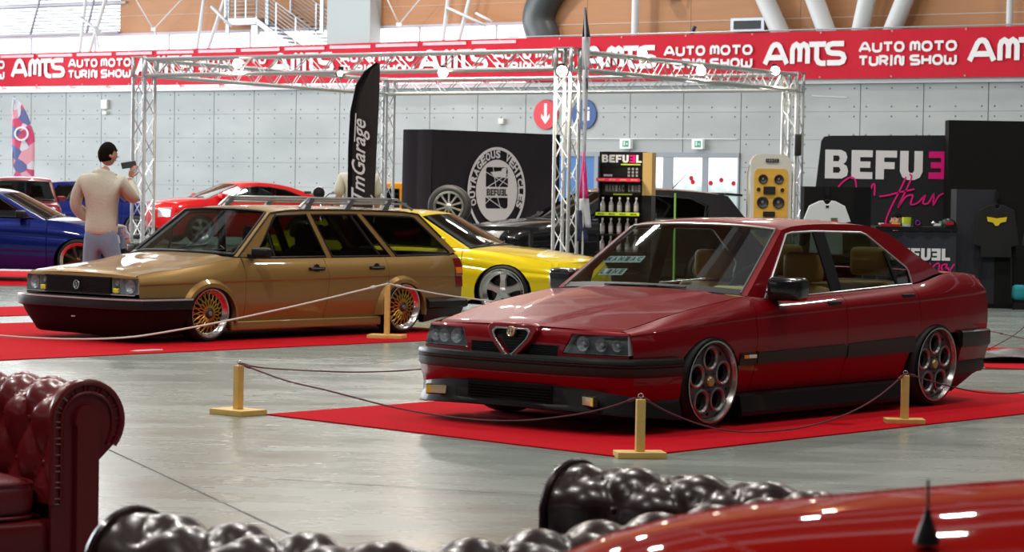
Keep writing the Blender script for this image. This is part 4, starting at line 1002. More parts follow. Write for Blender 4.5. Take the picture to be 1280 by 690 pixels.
for s, z in ((24.66, 1.85), (26.05, 1.82), (26.10, 1.72), (26.65, 1.70), (26.97, 1.78), (27.34, 1.70)):
    q = MB(); q.lathe([(0, .01), (.065, .01), (.065, 0)], 16, M=W @ Matrix.Translation((s, z, .03)) @ Matrix.Scale(1, 4)); tag(q.build('door_sticker', M_REDB), 'small round red sticker on a glass door pane', 'sticker', 'red stickers on the glass doors')
# exit signs, cable line, wall box
for i, s in enumerate((24.05, 26.30)):
    q = MB(); q.box((s, 2.71, .12), (.33, .26, .12), pr('sign_white', (.75, .78, .78), .4, emit=(.8, .85, .85), es=.15), W); q.box((s+.02, 2.71, .182), (.19, .17, .006), pr('sign_green', (.01, .30, .16), .4), W)
    q.box((s-.02, 2.72, .187), (.04, .11, .004), M_WHITE, W); q.poly([(0, 0), (.05, .035), (.05, -.035)], .004, M_WHITE, W @ Matrix.Translation((s+.03, 2.71, .186)))
    tag(q.build('exit_sign', None), ('green and white running figure exit sign above the left glass door', 'green and white exit sign above the right glass doors, nearer the speaker cabinet')[i], 'sign')
q = MB(); q.box((21.9, 2.80, .05), (.16, .2, .06), pr('sign_white', (0, 0, 0)), W); q.box((21.9, 2.80, .082), (.10, .12, .004), pr('sign_green', (0, 0, 0)), W); tag(q.build('exit_sign', None), 'small green exit sign behind the middle truss tower', 'sign')
q = MB(); q.tube([WP(20, 2.845, .03), WP(27.4, 2.845, .03)], .012, 6); q.tube([WP(29.6, 3.95, .02), WP(30.6, 3.90, .02)], .012, 6); tag(q.build('wall_cable', M_WHITE), 'thin pale cable run along the concrete wall above the doors', 'cable')
for s, z, w_, h_, lb in ((4.7, 3.86, .26, .28, 'white junction box high on the left of the concrete wall'), (4.72, 3.60, .18, .10, 'small white box under the larger junction box on the left wall'), (19.9, 3.32, .18, .16, 'small beige box on the wall left of the red arrow sign')):
    q = MB(); q.box((s, z, .06), (w_, h_, .12), None, W, bev=.01); tag(q.build('wall_box', pr('box_white', (.62, .63, .60), .5)), lb, 'box')
# round arrow signs
for s, col, arrow, lb in ((21.36, (.62, .02, .04), 1, 'round red wall sign with a white down arrow'), (22.62, (.02, .07, .25), 0, 'round dark blue wall sign with white figures behind the middle truss tower')):
    q = MB(); T = W @ Matrix.Translation((s, 3.5, .03)); q.lathe([(0, .02), (.40, .02), (.41, 0)], 40, pr('disc%d' % arrow, col, .5), T)
    T = T @ Matrix.Translation((0, 0, .02))
    if arrow: q.poly([(-.045, .30), (.045, .30), (.045, -.08), (.14, .02), (.14, -.09), (0, -.26), (-.14, -.09), (-.14, .02), (-.045, -.08)], .006, M_WHITE, T)
    else:
        for x in (-.15, .0, .15): q.lathe([(0, .006), (.04, .006), (.04, 0)], 12, M_WHITE, T @ Matrix.Translation((x, .16, 0))); q.box((x, -.04, .003), (.08, .26, .006), M_WHITE, T)
    tag(q.build('round_sign', None), lb, 'sign')

# the long red banner
q = MB(); zt = curve([(-7, 5.46), (10, 5.50), (20, 5.57), (30, 5.56), (46, 5.58)]); zb = curve([(-7, 4.44), (12, 4.41), (30, 4.36), (46, 4.34)])
q.grid(220, 6, lambda u, v: WP(-7+53*u, zb(-7+53*u)*(1-v) + zt(-7+53*u)*v, .34 + .008*math.sin(u*140) + .01*math.sin(u*61+v*2)))
q.grid(220, 1, lambda u, v: WP(-7+53*u, zb(-7+53*u)*(1-v) + zt(-7+53*u)*v, .31))
ban = tag(q.build('red_banner', M_REDB), 'long red AMTS banner hung high along the concrete wall', 'banner')
q = MB()
for s in (.83, 6.25, 11.7, 17.2, 22.72, 28.33, 34.05):
    x = s; strokes(q, 'A', W @ Matrix.Translation((x, 4.68, .365)), .78, .63, .135, M_WHITE); strokes(q, 'MtS', W @ Matrix.Translation((x+.80, 4.68, .365)), 1.62, .63, .135, M_WHITE, gap=.06)
for s in (-2.15, 3.38, 8.85, 14.35, 19.8, 25.33, 31.08):
    for z, a, c_ in ((4.99, 'AUTO', 'MOTO'), (4.655, 'TURIN', 'SHOW')):
        strokes(q, a, W @ Matrix.Translation((s, z, .365)), 1.28, .275, .066, M_WHITE); strokes(q, c_, W @ Matrix.Translation((s+1.42, z, .365)), 1.28, .275, .066, M_WHITE)
q.build('banner_lettering', None, ban)
q = MB()
for k in range(16):
    a = -6.5 + 1.7*k
    if a < 20.5: q.box((a+.8, zt(a)-.09, .362), (1.5, .085, .006), None, W)
q.build('banner_light_stripe', pr('painted_light_pink', (.80, .42, .48), .5), ban)  # pale pink blocks paint the light caught along the banner's top edge
q = MB()
for s in range(-6, 46, 2):
    for z in (zt(s)-.04, zb(s)+.04): q.lathe([(.012, .004), (.025, .004), (.025, 0)], 10, M=W @ Matrix.Translation((s, z, .362)))
q.build('banner_eyelets', pr('eyelet', (.45, .35, .36), .4), ban)
q = MB(); q.tube([WP(20, zt(20)+.03, .34), WP(46, zt(46)+.03, .34)], .02, 6); q.build('banner_pole', M_STEEL, ban)
# flood lamp and small camera on the wooden wall
q = MB(); q.box((25.1, 6.62, -.1), (.3, .22, .3), None, W, bev=.05); q.tube([WP(25.35, 6.62, -.1), WP(25.6, 6.62, -.3)], .03, 6); tag(q.build('wall_lamp', pr('lamp_grey', (.35, .36, .30), .4)), 'small grey flood lamp on the wood cladding above the banner', 'lamp')
q = MB(); q.box((27.55, 5.80, -.2), (1.0, .36, .12), M_STEEL, W); q.box((27.55, 5.80, -.13), (.8, .22, .02), M_BLACKP, W); tag(q.build('wall_vent', None), 'dark framed vent above the banner behind the slanted column', 'vent')
q = MB(); q.tube([WP(26.0, 5.55, .1), WP(26.12, 5.78, .1)], .05, 8); tag(q.build('wall_camera', pr('cam_blue', (.02, .04, .10), .4)), 'small dark blue camera poking up above the banner', 'camera')

# steel stairs
st = thing('steel_staircase', 'galvanised steel staircase and landing high on the back wall', 'stairs', WP(11.5, 5.6, .6))
Ti = Matrix.Translation(-WP(11.5, 5.6, .6))
def W2(s, z, off): return Ti @ WP(s, z, off)
SC_ = Matrix.Translation((0, 0, -.55)) @ Matrix.Diagonal((1, 1, .56, 1))
q = MB(); WW = Ti @ W @ SC_
q.box((10.45, 6.28, .9), (1.15, .18, .9), None, WW); q.box((10.75, 6.05, .9), (.25, .35, .2), None, WW); q.build('landing', M_STEEL, st)
def slope(q, s0, z0, s1, z1, h, off, th):
    q.add([(s0, z0, off), (s1, z1, off), (s1, z1+h, off), (s0, z0+h, off), (s0, z0, off+th), (s1, z1, off+th), (s1, z1+h, off+th), (s0, z0+h, off+th)], [(3, 2, 1, 0), (4, 5, 6, 7), (0, 1, 5, 4), (1, 2, 6, 5), (2, 3, 7, 6), (3, 0, 4, 7)], None, WW)
for off in (1.30, .5):
    q = MB(); slope(q, 10.95, 6.22, 12.5, 5.30, .17, off, .05); q.build('stringer', M_STEEL, st)
for k in range(7):
    q = MB(); q.box((11.1+.21*k, 6.26-.125*k, .92), (.22, .03, .8), None, WW); q.build('step', pr('dark_tread', (.10, .10, .11), .5), st)
for off, s0, z0, s1, z1 in ((1.34, 11.0, 7.25, 13.3, 5.90), (.5, 11.9, 7.35, 14.9, 5.65), (1.34, 9.75, 7.1, 11.0, 7.1)):
    q = MB()
    for k in range(7):
        dz_ = -.115*k; r = .022 if k == 0 else .012
        q.tube([WW @ Vector((s0, z0+dz_, off)), WW @ Vector((s1, z1+dz_, off))], r, 6)
    for f in (0, .33, .66, 1.): 
        s_, z_ = s0+(s1-s0)*f, z0+(z1-z0)*f; q.box((s_, z_-.42, off), (.05, .86, .03), None, WW)
    q.build('railing', M_STEEL, st)
for s_ in (9.8, 11.35, 13.45):
    q = MB(); q.box((s_, 6.6, 1.2), (.12, 1.4, .1), None, WW); q.build('post', M_STEEL, st)
for k in range(10):
    q = MB(); q.box((12.0+.2*k, 6.45-.115*k, .55), (.24, .03, .5), None, WW); q.build('step', pr('dark_tread', (0, 0, 0)), st)

# ------------------------------------------------------------------ carpets
def carpet(lb, pts, z=.008):
    q = MB(); q.poly([(x, y) for x, y in pts], z, None); return tag(q.build('red_carpet', M_CARPET), lb, 'carpet')
carpet('red carpet under the dark red saloon', [(-1.54, 16.47), (.63, 14.18), (4.39, 18.60), (2.22, 20.90)])
carpet('red carpet under the gold estate, its front edge by the tall wooden post', [(-5.6, 19.38), (.25, 25.92), (-3.0, 28.85), (-8.9, 22.3)])
carpet('strip of red carpet behind the gold estate', [(-9.75, 23.1), (-4.0, 29.5), (-5.2, 30.6), (-10.9, 24.2)])
carpet('red carpet under the dark blue car at the left edge', [(-9.5, 35.3), (-5.7, 36.6), (-7.2, 42.0), (-12, 41)])
carpet('red carpet at the right edge beyond the saloon, black sheet lying on it', [(4.05, 22.2), (7.6, 20.9), (8.2, 24.8), (4.35, 25.2)])
q = MB(); q.poly([(0, 0), (.30, .02), (.36, .10), (.30, .16), (.10, .14), (-.02, .08)], .002, pr('label_pale', (.40, .40, .42), .5), Matrix.Translation((-3.20, 22.35, .009)) @ Matrix.Rotation(D(48), 4, 'Z'))
tag(q.build('floor_sticker', None), 'small pale sticker on the red carpet in front of the gold estate', 'sticker')

# ------------------------------------------------------------------ posts and ropes
mrope = pr('rope_maroon', (.10, .018, .025), .8); mropew = pr('rope_white', (.62, .58, .52), .8)
def post(x, y, h, lb, rz=0, bw=.30, bd=.22):
    t = thing('wooden_post', lb, 'post', (x, y, .008 if h > .4 else 0), rz, None)
    q = MB(); q.box((0, 0, .0175), (bw, bd, .035), bev=.003); q.build('base', M_PINE, t)
    q = MB(); q.box((0, 0, .035+(h-.035)/2), (.048, .048, h-.035), bev=.002); q.build('upright', M_PINE, t)
    q = MB(); q.tube([(0, 0, h-.01), (0, 0, h+.012)], .004, 6); q.tube([(.014*math.cos(a*PI/5), 0, h+.02+.012*math.sin(a*PI/5)) for a in range(10)], .003, 5, closed=True); q.build('screw_eye', M_CHROME, t)
    return t
post(-1.72, 16.49, .31, 'short wooden rope post at the left corner of the saloon carpet', D(-42))
post(.715, 14.23, .32, 'short wooden rope post nearest the camera at the front carpet corner', D(8), .27, .16)
post(2.52, 16.62, .31, 'short wooden rope post beside the rear wheel of the red saloon', D(0), .25, .14)
post(-1.19, 24.98, .51, 'taller wooden rope post by the rear wheel of the gold estate', D(-10), .34, .24)
def rope(lb, A, B, pts, mat, r=.005, seg=5):
    P = smooth_path([(A[0]+(B[0]-A[0])*t, A[1]+(B[1]-A[1])*t, z) for t, z in pts], seg)
    q = MB(); q.tube(P, r, 6)
    # slip knots
    for e, d in ((P[1], P[2]-P[1]), (P[-2], P[-3]-P[-2])): q.tube([e, e + d.normalized()*.05], r*1.9, 6)
    return tag(q.build('barrier_rope', mat), lb, 'rope')
R1, R2, R3, R4, R0 = (-1.72, 16.49), (.715, 14.23), (2.52, 16.62), (4.4, 18.9), (.3, 19.3)
R0=R0
rope('dark rope sagging across the nose of the red saloon between two posts', R1, R2, [(0, .325), (.129, .245), (.249, .205), (.438, .138), (.60, .118), (.72, .135), (.823, .182), (.912, .243), (1, .335)], mrope)
rope('dark rope sagging beside the front wheel and sill of the red saloon', R2, R3, [(0, .335), (.09, .235), (.214, .136), (.33, .08), (.446, .058), (.599, .06), (.759, .109), (.892, .201), (1, .325)], mrope)
rope('dark rope running off the right edge behind the rear wheel post', R3, R4, [(0, .325), (.165, .228), (.344, .149), (.531, .127), (.75, .17), (1, .32)], mrope)
rope('dark rope along the far left side of the saloon carpet', R1, R0, [(0, .325), (.07, .284), (.231, .237), (.377, .208), (.555, .201), (.8, .24), (1, .325)], mrope)
G4 = (-1.19, 24.98)
rope('white twisted rope in front of the gold estate', (-1.19, 24.98), (-5.52, 20.14), [(0, .53), (.2, .33), (.4, .165), (.53, .11), (.7, .17), (.85, .33), (1, .53)], mropew, .009)
rope('white rope from the tall post to behind the red saloon', G4, (1.9, 27.4), [(0, .53), (.2, .40), (.5, .30), (.8, .38), (1, .50)], mropew, .008)
rope('thin rope lying low at the right edge, upper one', (4.70, 25.77), (6.0, 22.5), [(0, .14), (.5, .06), (1, .2)], mrope)
rope('thin rope crossing up to the black sheet at the right edge', (4.30, 23.7), (5.9, 28.6), [(0, .05), (.5, .12), (1, .35)], mrope)
rope('thin rope behind the tail of the red saloon, lowest of those on the right', (3.5, 20.3), (6.0, 22.2), [(0, .12), (.4, .09), (1, .2)], mrope)
# black sheet on the floor at the right
q = MB()
def sheet(u, v):
    x = u*1.9; y = v*.9; z = .02 + .035*abs(math.sin(9*u+4*v))*(1-u*.3) + .05*math.exp(-((u-.25)**2+(v-.5)**2)*30) + .34*math.exp(-((u-.72)/.17)**2 - ((v-.55)/.4)**2); return (x, y, z)
q.grid(46, 22, sheet); o = tag(q.build('black_sheet', pr('satin_black', (.012, .012, .013), .4), loc=(4.02, 22.72, .008), rot=(0, 0, D(6))), 'crumpled black sheet on the red carpet at the right edge', 'sheet')
md = o.modifiers.new('s', 'SOLIDIFY'); md.thickness = .006
# ------------------------------------------------------------------ lighting truss
Tm, Tl, Tr, Tb = Vector((.70, 35.0, 0)), Vector((-5.62, 39.6, 0)), Vector((4.36, 41.0, 0)), Vector((-2.27, 45.7, 0))
TA = (Tl-Tm).normalized(); TB = (Tr-Tm).normalized()
def truss(name, lb, A, B, e1, e2, lamps=(), w_=.24, r=.025, cell=.29):
    """four-chord truss from A to B, e1/e2 span its section"""
    t = thing(name, lb, 'truss', A); A = Vector(A); B = Vector(B); d = B-A; L = d.length; d.normalize(); e1 = Vector(e1)*w_/2; e2 = Vector(e2)*w_/2
    cs = [e1+e2, -e1+e2, -e1-e2, e1-e2]
    for c_ in cs:
        q = MB(); q.tube([c_, c_ + d*L], r, 8); q.build('chord', M_ALU, t)
    n_ = max(2, int(L/cell)); st_ = L/n_
    for k in range(4):
        a, c_ = cs[k], cs[(k+1) % 4]; q = MB(); P = []
        for i in range(n_+1): P.append((a if i % 2 == 0 else c_) + d*(i*st_))
        q.tube(P, .010, 6); 
        for i in (0, n_): q.tube([a + d*(i*st_ + (.03 if i == 0 else -.03)), c_ + d*(i*st_ + (.03 if i == 0 else -.03))], .012, 6)
        q.build('lacing', M_ALU, t)
    return t
up = Vector((0, 0, 1)); H0, H1 = 3.08, 3.32; HC = 3.20
for P, lb in ((Tm, 'nearest aluminium truss tower, beside the black cloth stand'), (Tl, 'left aluminium truss tower behind the gold estate'), (Tr, 'right aluminium truss tower behind the speaker cabinet'), (Tb, 'far aluminium truss tower beside the black feather flag')):
    t = truss('truss_tower', lb, P, P + up*3.08, TA, TB)
    q = MB()
    for a in (-1, 1):
        for c_ in (-1, 1): q.tube([TA*.12*a+TB*.12*c_ + up*3.05, TA*.12*a+TB*.12*c_ + up*3.36], .028, 8)
    q.box((0, 0, 3.355), (.3, .3, .012), None, Matrix.Identity(4), math.atan2(TA.y, TA.x)); q.box((0, 0, .01), (.5, .5, .02), None, None, math.atan2(TA.y, TA.x))
    q.build('corner_block', M_ALU, t)
for A, B, lb in ((Tm, Tl, 'front left aluminium truss beam above the gold estate'), (Tm, Tr, 'right aluminium truss beam above the product stand'), (Tl, Tb, 'far left aluminium truss beam behind the feather flag'), (Tr, Tb, 'far aluminium truss beam along the back of the square')):
    d = (B-A).normalized(); truss('truss_beam', lb, A + d*.14 + up*HC, B - d*.14 + up*HC, d.cross(up), up, cell=.26)
mglow = pr('lamp_glow', (1, 1, 1), .4, emit=(1.0, .90, .70), es=45)
warm = (1, .86, .66)
for i, (p, lb) in enumerate((((-4.07, 38.3, 3.22), 'lit spotlight on the front left beam, nearest the left tower'), ((-2.49, 37.14, 3.05), 'dim small spotlight on the front left beam by the feather flag tip'),
          ((-1.0, 36.06, 3.04), 'bright lit spotlight in the middle of the front left beam'), ((.62, 34.82, 3.035), 'lit spotlight at the top of the nearest truss tower'),
          ((1.77, 36.66, 3.38), 'lit spotlight standing on top of the right beam'), ((2.70, 38.1, 3.22), 'bright lit spotlight halfway along the right beam'), ((3.99, 40.2, 3.34), 'bright lit spotlight at the far end of the right beam'))):
    t = thing('spotlight', lb, 'lamp', p)
    T = Matrix.Rotation(D(80), 4, 'X')
    q = MB(); q.lathe([(.0, -.14), (.05, -.13), (.065, .0), (.07, .03)], 16, M=T @ Matrix.Scale(-1, 4, (0, 0, 1)) if False else T); q.tube([(0, .04, .02), (0, .18, .06)], .012, 6); q.box((0, .18, .05 if i != 4 else -.05), (.07, .06, .12)); q.build('housing', M_BLACKP, t)
    q = MB(); q.lathe([(0, .034), (.066 if i != 1 else .035, .03), (.068 if i != 1 else .036, .02)], 16, M=T); q.build('lens', mglow, t)
    l = bpy.data.lights.new('spot', 'SPOT'); l.energy = 330 if i != 1 else 80; l.color = warm; l.spot_size = D(110); l.spot_blend = .6; l.shadow_soft_size = .06
    o = bpy.data.objects.new('spotlight_beam', l); COL.objects.link(o); o.parent = t; o.location = (0, -.08, -.02); o.rotation_euler = (D(38), 0, 0)
for i, P in enumerate((Tm + TB*.0, Tr)):
    pass
q = MB(); q.box((0, 0, 0), (.10, .12, .34), bev=.02); tag(q.build('small_speaker', M_BLACKP, loc=(4.42, 40.72, 2.22)), 'small black loudspeaker clamped to the right truss tower', 'speaker')

# ------------------------------------------------------------------ cars further back
M_GLB = glass('far_glass', (.30, .36, .34))
def gen_car(nm, lb, pose, pnt, P):
    root = thing(nm, lb, 'car', (pose[0], pose[1], P.get('lift', 0)), PI/2 - pose[2])
    wb, fo, ro = P['wb'], P['fo'], P['ro']; W_ = P.get('w', .84); zt = P['belt']; R = P.get('R', .30); xe = wb+ro
    z_hood, z_cowl, z_rear, z_deck = zt
    sil = P['sil']; cx, dx = sil[0][0], sil[-1][0]; lo = P.get('low', .18)
    c = Car(dict(
        lev_z=[[(-fo, lo), (xe, lo)], [(-fo, .42), (xe, .46)], [(-fo, z_hood*.80), (wb, z_rear*.82), (xe, z_deck*.84)], [(-fo, z_hood-.06), (-fo+.15, z_hood)] + P.get('hoodpts', []) + [(cx, z_cowl), (wb*.6, (z_cowl+z_rear)/2), (wb, z_rear), (dx, sil[-1][1]-.005), (max(dx+.02, xe-.06), z_deck), (xe, z_deck-.06)]],
        lev_y=[[(-fo, W_-.16), (-.3, W_-.04), (wb+.2, W_-.04), (xe, W_-.14)], [(-fo, W_-.12), (-.3, W_+.01), (wb+.2, W_+.01), (xe, W_-.08)],
               [(-fo, W_-.13), (-.3, W_), (wb+.2, W_), (xe, W_-.09)], [(-fo, W_-.20), (-.2, W_-.10), (cx+.3, W_-.08), (wb, W_-.08), (xe, W_-.15)]],
        bulge=[.01, .015, P.get('bul', .03)], sil=sil, g0=W_-.09, gz0=z_cowl, gk=P.get('gk', .42), bows=[.12, .08, -.02, -.03], crowns=[.03, .035, .03, .012],
        xf=curve([(lo, -fo+.10), (.40, -fo), (z_hood-.1, -fo+.01), (z_hood+.02, -fo+.07)]), kf=P.get('kf', .22), nf=2.6, hx0=-fo+.2, hx1=cx-.015, cowl_bow=.12, hc0=P.get('hc', (.03, .035))[0], hc1=P.get('hc', (.03, .035))[1], ridge=None,
        dx1=xe-.04, deck_bow=.12, dc=.0, xr=curve([(lo, xe-.14), (.5, xe-.02), (z_deck, xe-.06)])))
    top = [(t*c.yfront(z_hood-.02), c.hood(0, t)[2]) for t in [1-.1*i for i in range(21)]]
    yb_ = c.yfront(.3)-.02
    c.fascia('nose_panel', [(-yb_, lo+.02)] + [(-c.yfront(.45), .45)] + list(reversed(top)) + [(c.yfront(.45), .45), (yb_, lo+.02)], pnt, root)
    hz = P.get('lampz', (z_hood-.17, z_hood-.05)); hy = P.get('lampy', (.40, .66))
    for sg in (-1, 1):
        if P.get('round'):
            yy = P['round'][0]; zz = P['round'][1]; x = c.xfront(yy/c.yfront(zz), zz); q = MB(); q.lathe([(0, .03), (.07, .02), (.10, 0), (.10, -.05)], 20, M=Matrix.Translation((x, sg*yy, zz)) @ Matrix.Rotation(-PI/2, 4, 'Y')); q.build('headlight', pr('far_lamp', (.62, .64, .66), .12, .5, 1.), root)
        else: c.fascia('headlight', [(sg*hy[0], hz[0]), (sg*hy[0], hz[1]), (sg*hy[1], hz[1]+.015), (sg*hy[1], hz[0]+.02)], P.get('lampm', pr('far_lamp', (.62, .64, .66), .12, .5, 1.)), root, .008)
    gz = P.get('grille', (.24, .38)); c.fascia('radiator_grille', [(-.42, gz[0]), (-.42, gz[1]), (.42, gz[1]), (.42, gz[0])], M_BLACKP, root, .006)
    surf('bonnet', [(0, -1), (1, -1), (1, 1), (0, 1)], lambda u, t: c.hood(u, t*.985), pnt, root, rng(0, 1, .08) + [.02, .04], rng(-1, 1, .1), .006, (0, 0, .3))
    rx_, rz_ = R+.045, R+.035; cz = R-.02
    yw = [(p[0], p[1]) for p in P['wins'][0]]; d0 = P.get('door', (cx+.05, wb*.60))
    for sg in (-1, 1):
        belt = lambda a, b_, st_=.1: [(x, c.belt(x)) for x in rng(a, b_, st_)]
        fx = c.xf(.5)+c.kf
        c.panel('front_wing', [(fx, lo+.01), (fx, c.belt(fx))] + belt(fx, d0[0]) + [(d0[0], lo+.01)] + arc(0, cz, rx_, rz_, -10, 190, 16), pnt, root, sg)
        dr = c.panel('front_door', [(d0[0]+.008, lo+.01)] + belt(d0[0]+.008, d0[1]-.008) + [(d0[1]-.008, lo+.01)], pnt, root, sg)
        c.panel('rear_wing', [(d0[1], lo+.01)] + belt(d0[1], xe-.05) + [(xe-.02, .5), (xe-.1, lo+.01)] + arc(wb, cz, rx_, rz_, -10, 190, 16), pnt, root, sg)
        sl = [tuple(c.sil_pt(q_)) for q_ in [0, .3, .6, .85] + rng(1, 2, .12) + [2.2, 2.5, 2.75, 3]]
        w0, w1 = P['wins'][0], P['wins'][-1]
        # body coloured band between the window line and the roof edge
        ups = P['up']; c.gside('roof_rail', sl + [(x, c.belt(x)) for x in reversed(rng(ups[-1][0]+.01, sl[-1][0]-.02, .12))] + list(reversed(ups)), P.get('railm', pnt), root, sg)
        for i, w_ in enumerate(P['wins']):
            c.gside('side_window', w_, P.get('glass', M_GLB), dr if i == 0 else root, sg, -.005, .003)
            q = MB(); q.tube([(x, sg*(c.Ys(z)+.001), z) for x, z in w_], .012, 6, closed=True); q.build('window_seal', M_BLACKP, dr if i == 0 else root)
        c.topp('screen_pillar', .0, 1.02, sg*.93, sg*1.0, P.get('railm', pnt), root)
        c.topp('rear_pillar', 1.98, 3, sg*.84, sg*1.0, pnt, root)
        mirror(root, cx+.30, sg*(W_-.10), z_cowl+.07, sg, P.get('mirm', pnt), (.11, .19, .12))
        q = MB(); q.box((0, 0, 0), (.15, .02, .026), bev=.006); q.build('door_handle', P.get('mirm', pnt), dr, loc=(d0[1]-.15, sg*(W_-.03), z_rear-.10))
        c.panel('tail_lamp', [(xe-.22, z_deck-.20), (xe-.20, z_deck-.06), (xe-.06, z_deck-.06), (xe-.05, z_deck-.20)], pr('tail_dark_red', (0, 0, 0)), root, sg, .008)
    c.topp('windscreen', .02, .98, -.93, .93, P.get('glass', M_GLB), root, 0, .003)
    c.topp('roof', .99, 2.0, -1, 1, pnt, root, 0, .01)
    c.topp('rear_screen', 2.04, 2.96, -.84, .84, P.get('glass', M_GLB), root, 0, .003)
    q = MB(); q.tube([c.top(.015, t, .006) for t in rng(-.93, .93, .1)], .014, 6); q.tube([c.top(.09, .1, .012), c.top(.02, .7, .012)], .008, 6); q.tube([c.top(.12, -.6, .012), c.top(.02, .0, .012)], .008, 6); q.build('wiper', M_BLACKP, root)
    if dx < xe-.12: surf('boot_lid', [(0, -1), (1, -1), (1, 1), (0, 1)], lambda u, t: c.deck(u, t*.985), pnt, root, rng(0, 1, .2), rng(-1, 1, .1), .006, (1, 0, .3))
    yr_ = c.side(xe-.05, 2.9, 1)[1]-.01; c.tailf('tail_panel', [(-yr_, lo+.05), (-yr_, z_deck-.02), (yr_, z_deck-.02), (yr_, lo+.05)], pnt, root)
    q = MB(); q.box((wb/2, 0, lo+.04), (wb+fo+ro-.5, 1.1, .1)); q.box((wb/2, 0, lo+.12), (wb-.75, W_*1.75, .12)); q.box((-.3, 0, .38), (.6, 1.0, .22)); q.box((wb+.15, 0, .42), (.6, 1.0, .3)); q.build('underbody', M_BLACK, root)
    q = MB(); q.box((cx+.35, 0, z_cowl-.12), (.4, W_*1.6, .16), bev=.05); q.build('dashboard', M_DARKIN, root)
    sm_ = P.get('seatm', M_DARKIN)
    for y in (-.36, .36): seat(root, cx+.95, y, sm_, z_cowl-.45)
    if P.get('spoiler'):
        q = MB(); q.box((0, 0, 0), (.30, 1.15, .035), bev=.015); q.build('roof_spoiler', pnt, root, loc=(sil[-2][0]+.10, 0, sil[-2][1]+.03), rot=(0, D(4), 0))
    if P.get('aerial'):
        q = MB(); q.tube([(0, 0, 0), (.28, 0, .26)], [.008, .004], 6); q.build('aerial', M_BLACKP, root, loc=(P['aerial'][0], 0, P['aerial'][1]))
    if P.get('extra'): P['extra'](c, root)
    arches(c, root, (0, wb), cz, rx_, rz_, W_)
    four_wheels(root, 0, wb, W_+.015, W_+.015, R, R, P.get('rim', .24), .21, P['wheel'], P.get('camber', D(2)))
    return root, c
P_YEL = paint('paint_yellow', (.80, .60, .004), .1, .35)
P_BLK = paint('paint_black', (.006, .006, .008), .2, .3)
P_BLU = paint('paint_deep_blue', (.004, .012, .13), .35, .3)
P_BUR = paint('paint_burgundy', (.20, .012, .022), .3, .35)
P_BR = paint('paint_bright_red', (.62, .006, .010), .05, .35)
P_ORG = paint('paint_orange', (.85, .32, .004), .05, .4)
star5 = (5, .085, .05, (.62, .62, .62), 'spoke_silver')
star10 = (10, .035, .012, (.45, .45, .46), 'spoke_grey')
starB = (8, .05, .012, (.10, .055, .03), 'spoke_bronze')
gen_car('yellow_coupe', 'low yellow coupe with deep dished five spoke wheels behind the gold estate', (.19, 30.0, D(-70)), P_YEL, dict(
    wb=2.43, fo=.92, ro=.92, belt=(.60, .77, .84, .80), R=.30, rim=.266, wheel=star5, camber=D(5), w=.86, kf=.30, low=.15, lampz=(.47, .54), lampy=(.35, .66),
    sil=[(.46, .765), (1.12, 1.125), (1.35, 1.165), (1.7, 1.172), (2.0, 1.14), (2.2, 1.10), (3.05, .83)],
    wins=[[(.78, .80), (1.15, 1.075), (1.25, 1.10), (1.78, 1.10), (1.95, .84)], [(2.0, .845), (1.84, 1.095), (2.0, 1.08), (2.55, .87)]],
    up=[(.70, .79), (1.14, 1.085), (1.25, 1.112), (1.85, 1.110), (2.02, 1.088), (2.60, .86)], door=(.50, 1.80), railm=P_YEL, seatm=M_DARKIN))
gen_car('black_hatchback', 'glossy black hatchback with rear roof spoiler behind the red saloon and product stand', (.12, 38.2, D(68)), P_BLK, dict(
    wb=2.62, fo=.80, ro=.80, belt=(.86, 1.0, 1.02, 1.0), R=.32, rim=.25, wheel=star10, w=.85, kf=.25, lampz=(.66, .84), lampy=(.40, .70), grille=(.28, .48),
    sil=[(.35, .99), (1.10, 1.41), (1.4, 1.465), (2.0, 1.48), (2.7, 1.45), (3.08, 1.40), (3.34, 1.02)],
    wins=[[(.80, 1.04), (1.14, 1.33), (1.28, 1.38), (1.72, 1.40), (1.72, 1.05)], [(1.80, 1.05), (1.80, 1.395), (2.45, 1.36), (2.68, 1.25), (2.62, 1.08)]],
    up=[(.72, 1.035), (1.12, 1.34), (1.28, 1.39), (1.8, 1.405), (2.48, 1.372), (2.74, 1.25), (2.66, 1.05)], door=(.45, 1.70), spoiler=1, aerial=(2.4, 1.47), glass=glass('far_glass_dark', (.12, .15, .14))))
gen_car('blue_saloon', 'dark blue car with bronze wheels at the left edge, nose towards the gold estate', (-6.18, 38.36, D(-86)), P_BLU, dict(
    wb=2.62, fo=.54, ro=.95, belt=(.74, .90, .93, .95), R=.315, rim=.262, wheel=starB, w=.87, kf=.28,
    sil=[(.52, .89), (1.20, 1.25), (1.4, 1.30), (1.9, 1.31), (2.3, 1.27), (2.55, 1.20), (3.15, .97)],
    wins=[[(.78, .93), (1.2, 1.19), (1.3, 1.215), (1.75, 1.22), (1.78, .94)], [(1.86, .94), (1.83, 1.22), (2.2, 1.19), (2.6, .98)]],
    up=[(.70, .92), (1.18, 1.20), (1.3, 1.23), (1.83, 1.235), (2.22, 1.20), (2.66, .97)], door=(.46, 1.8), mirm=M_BLACKP))
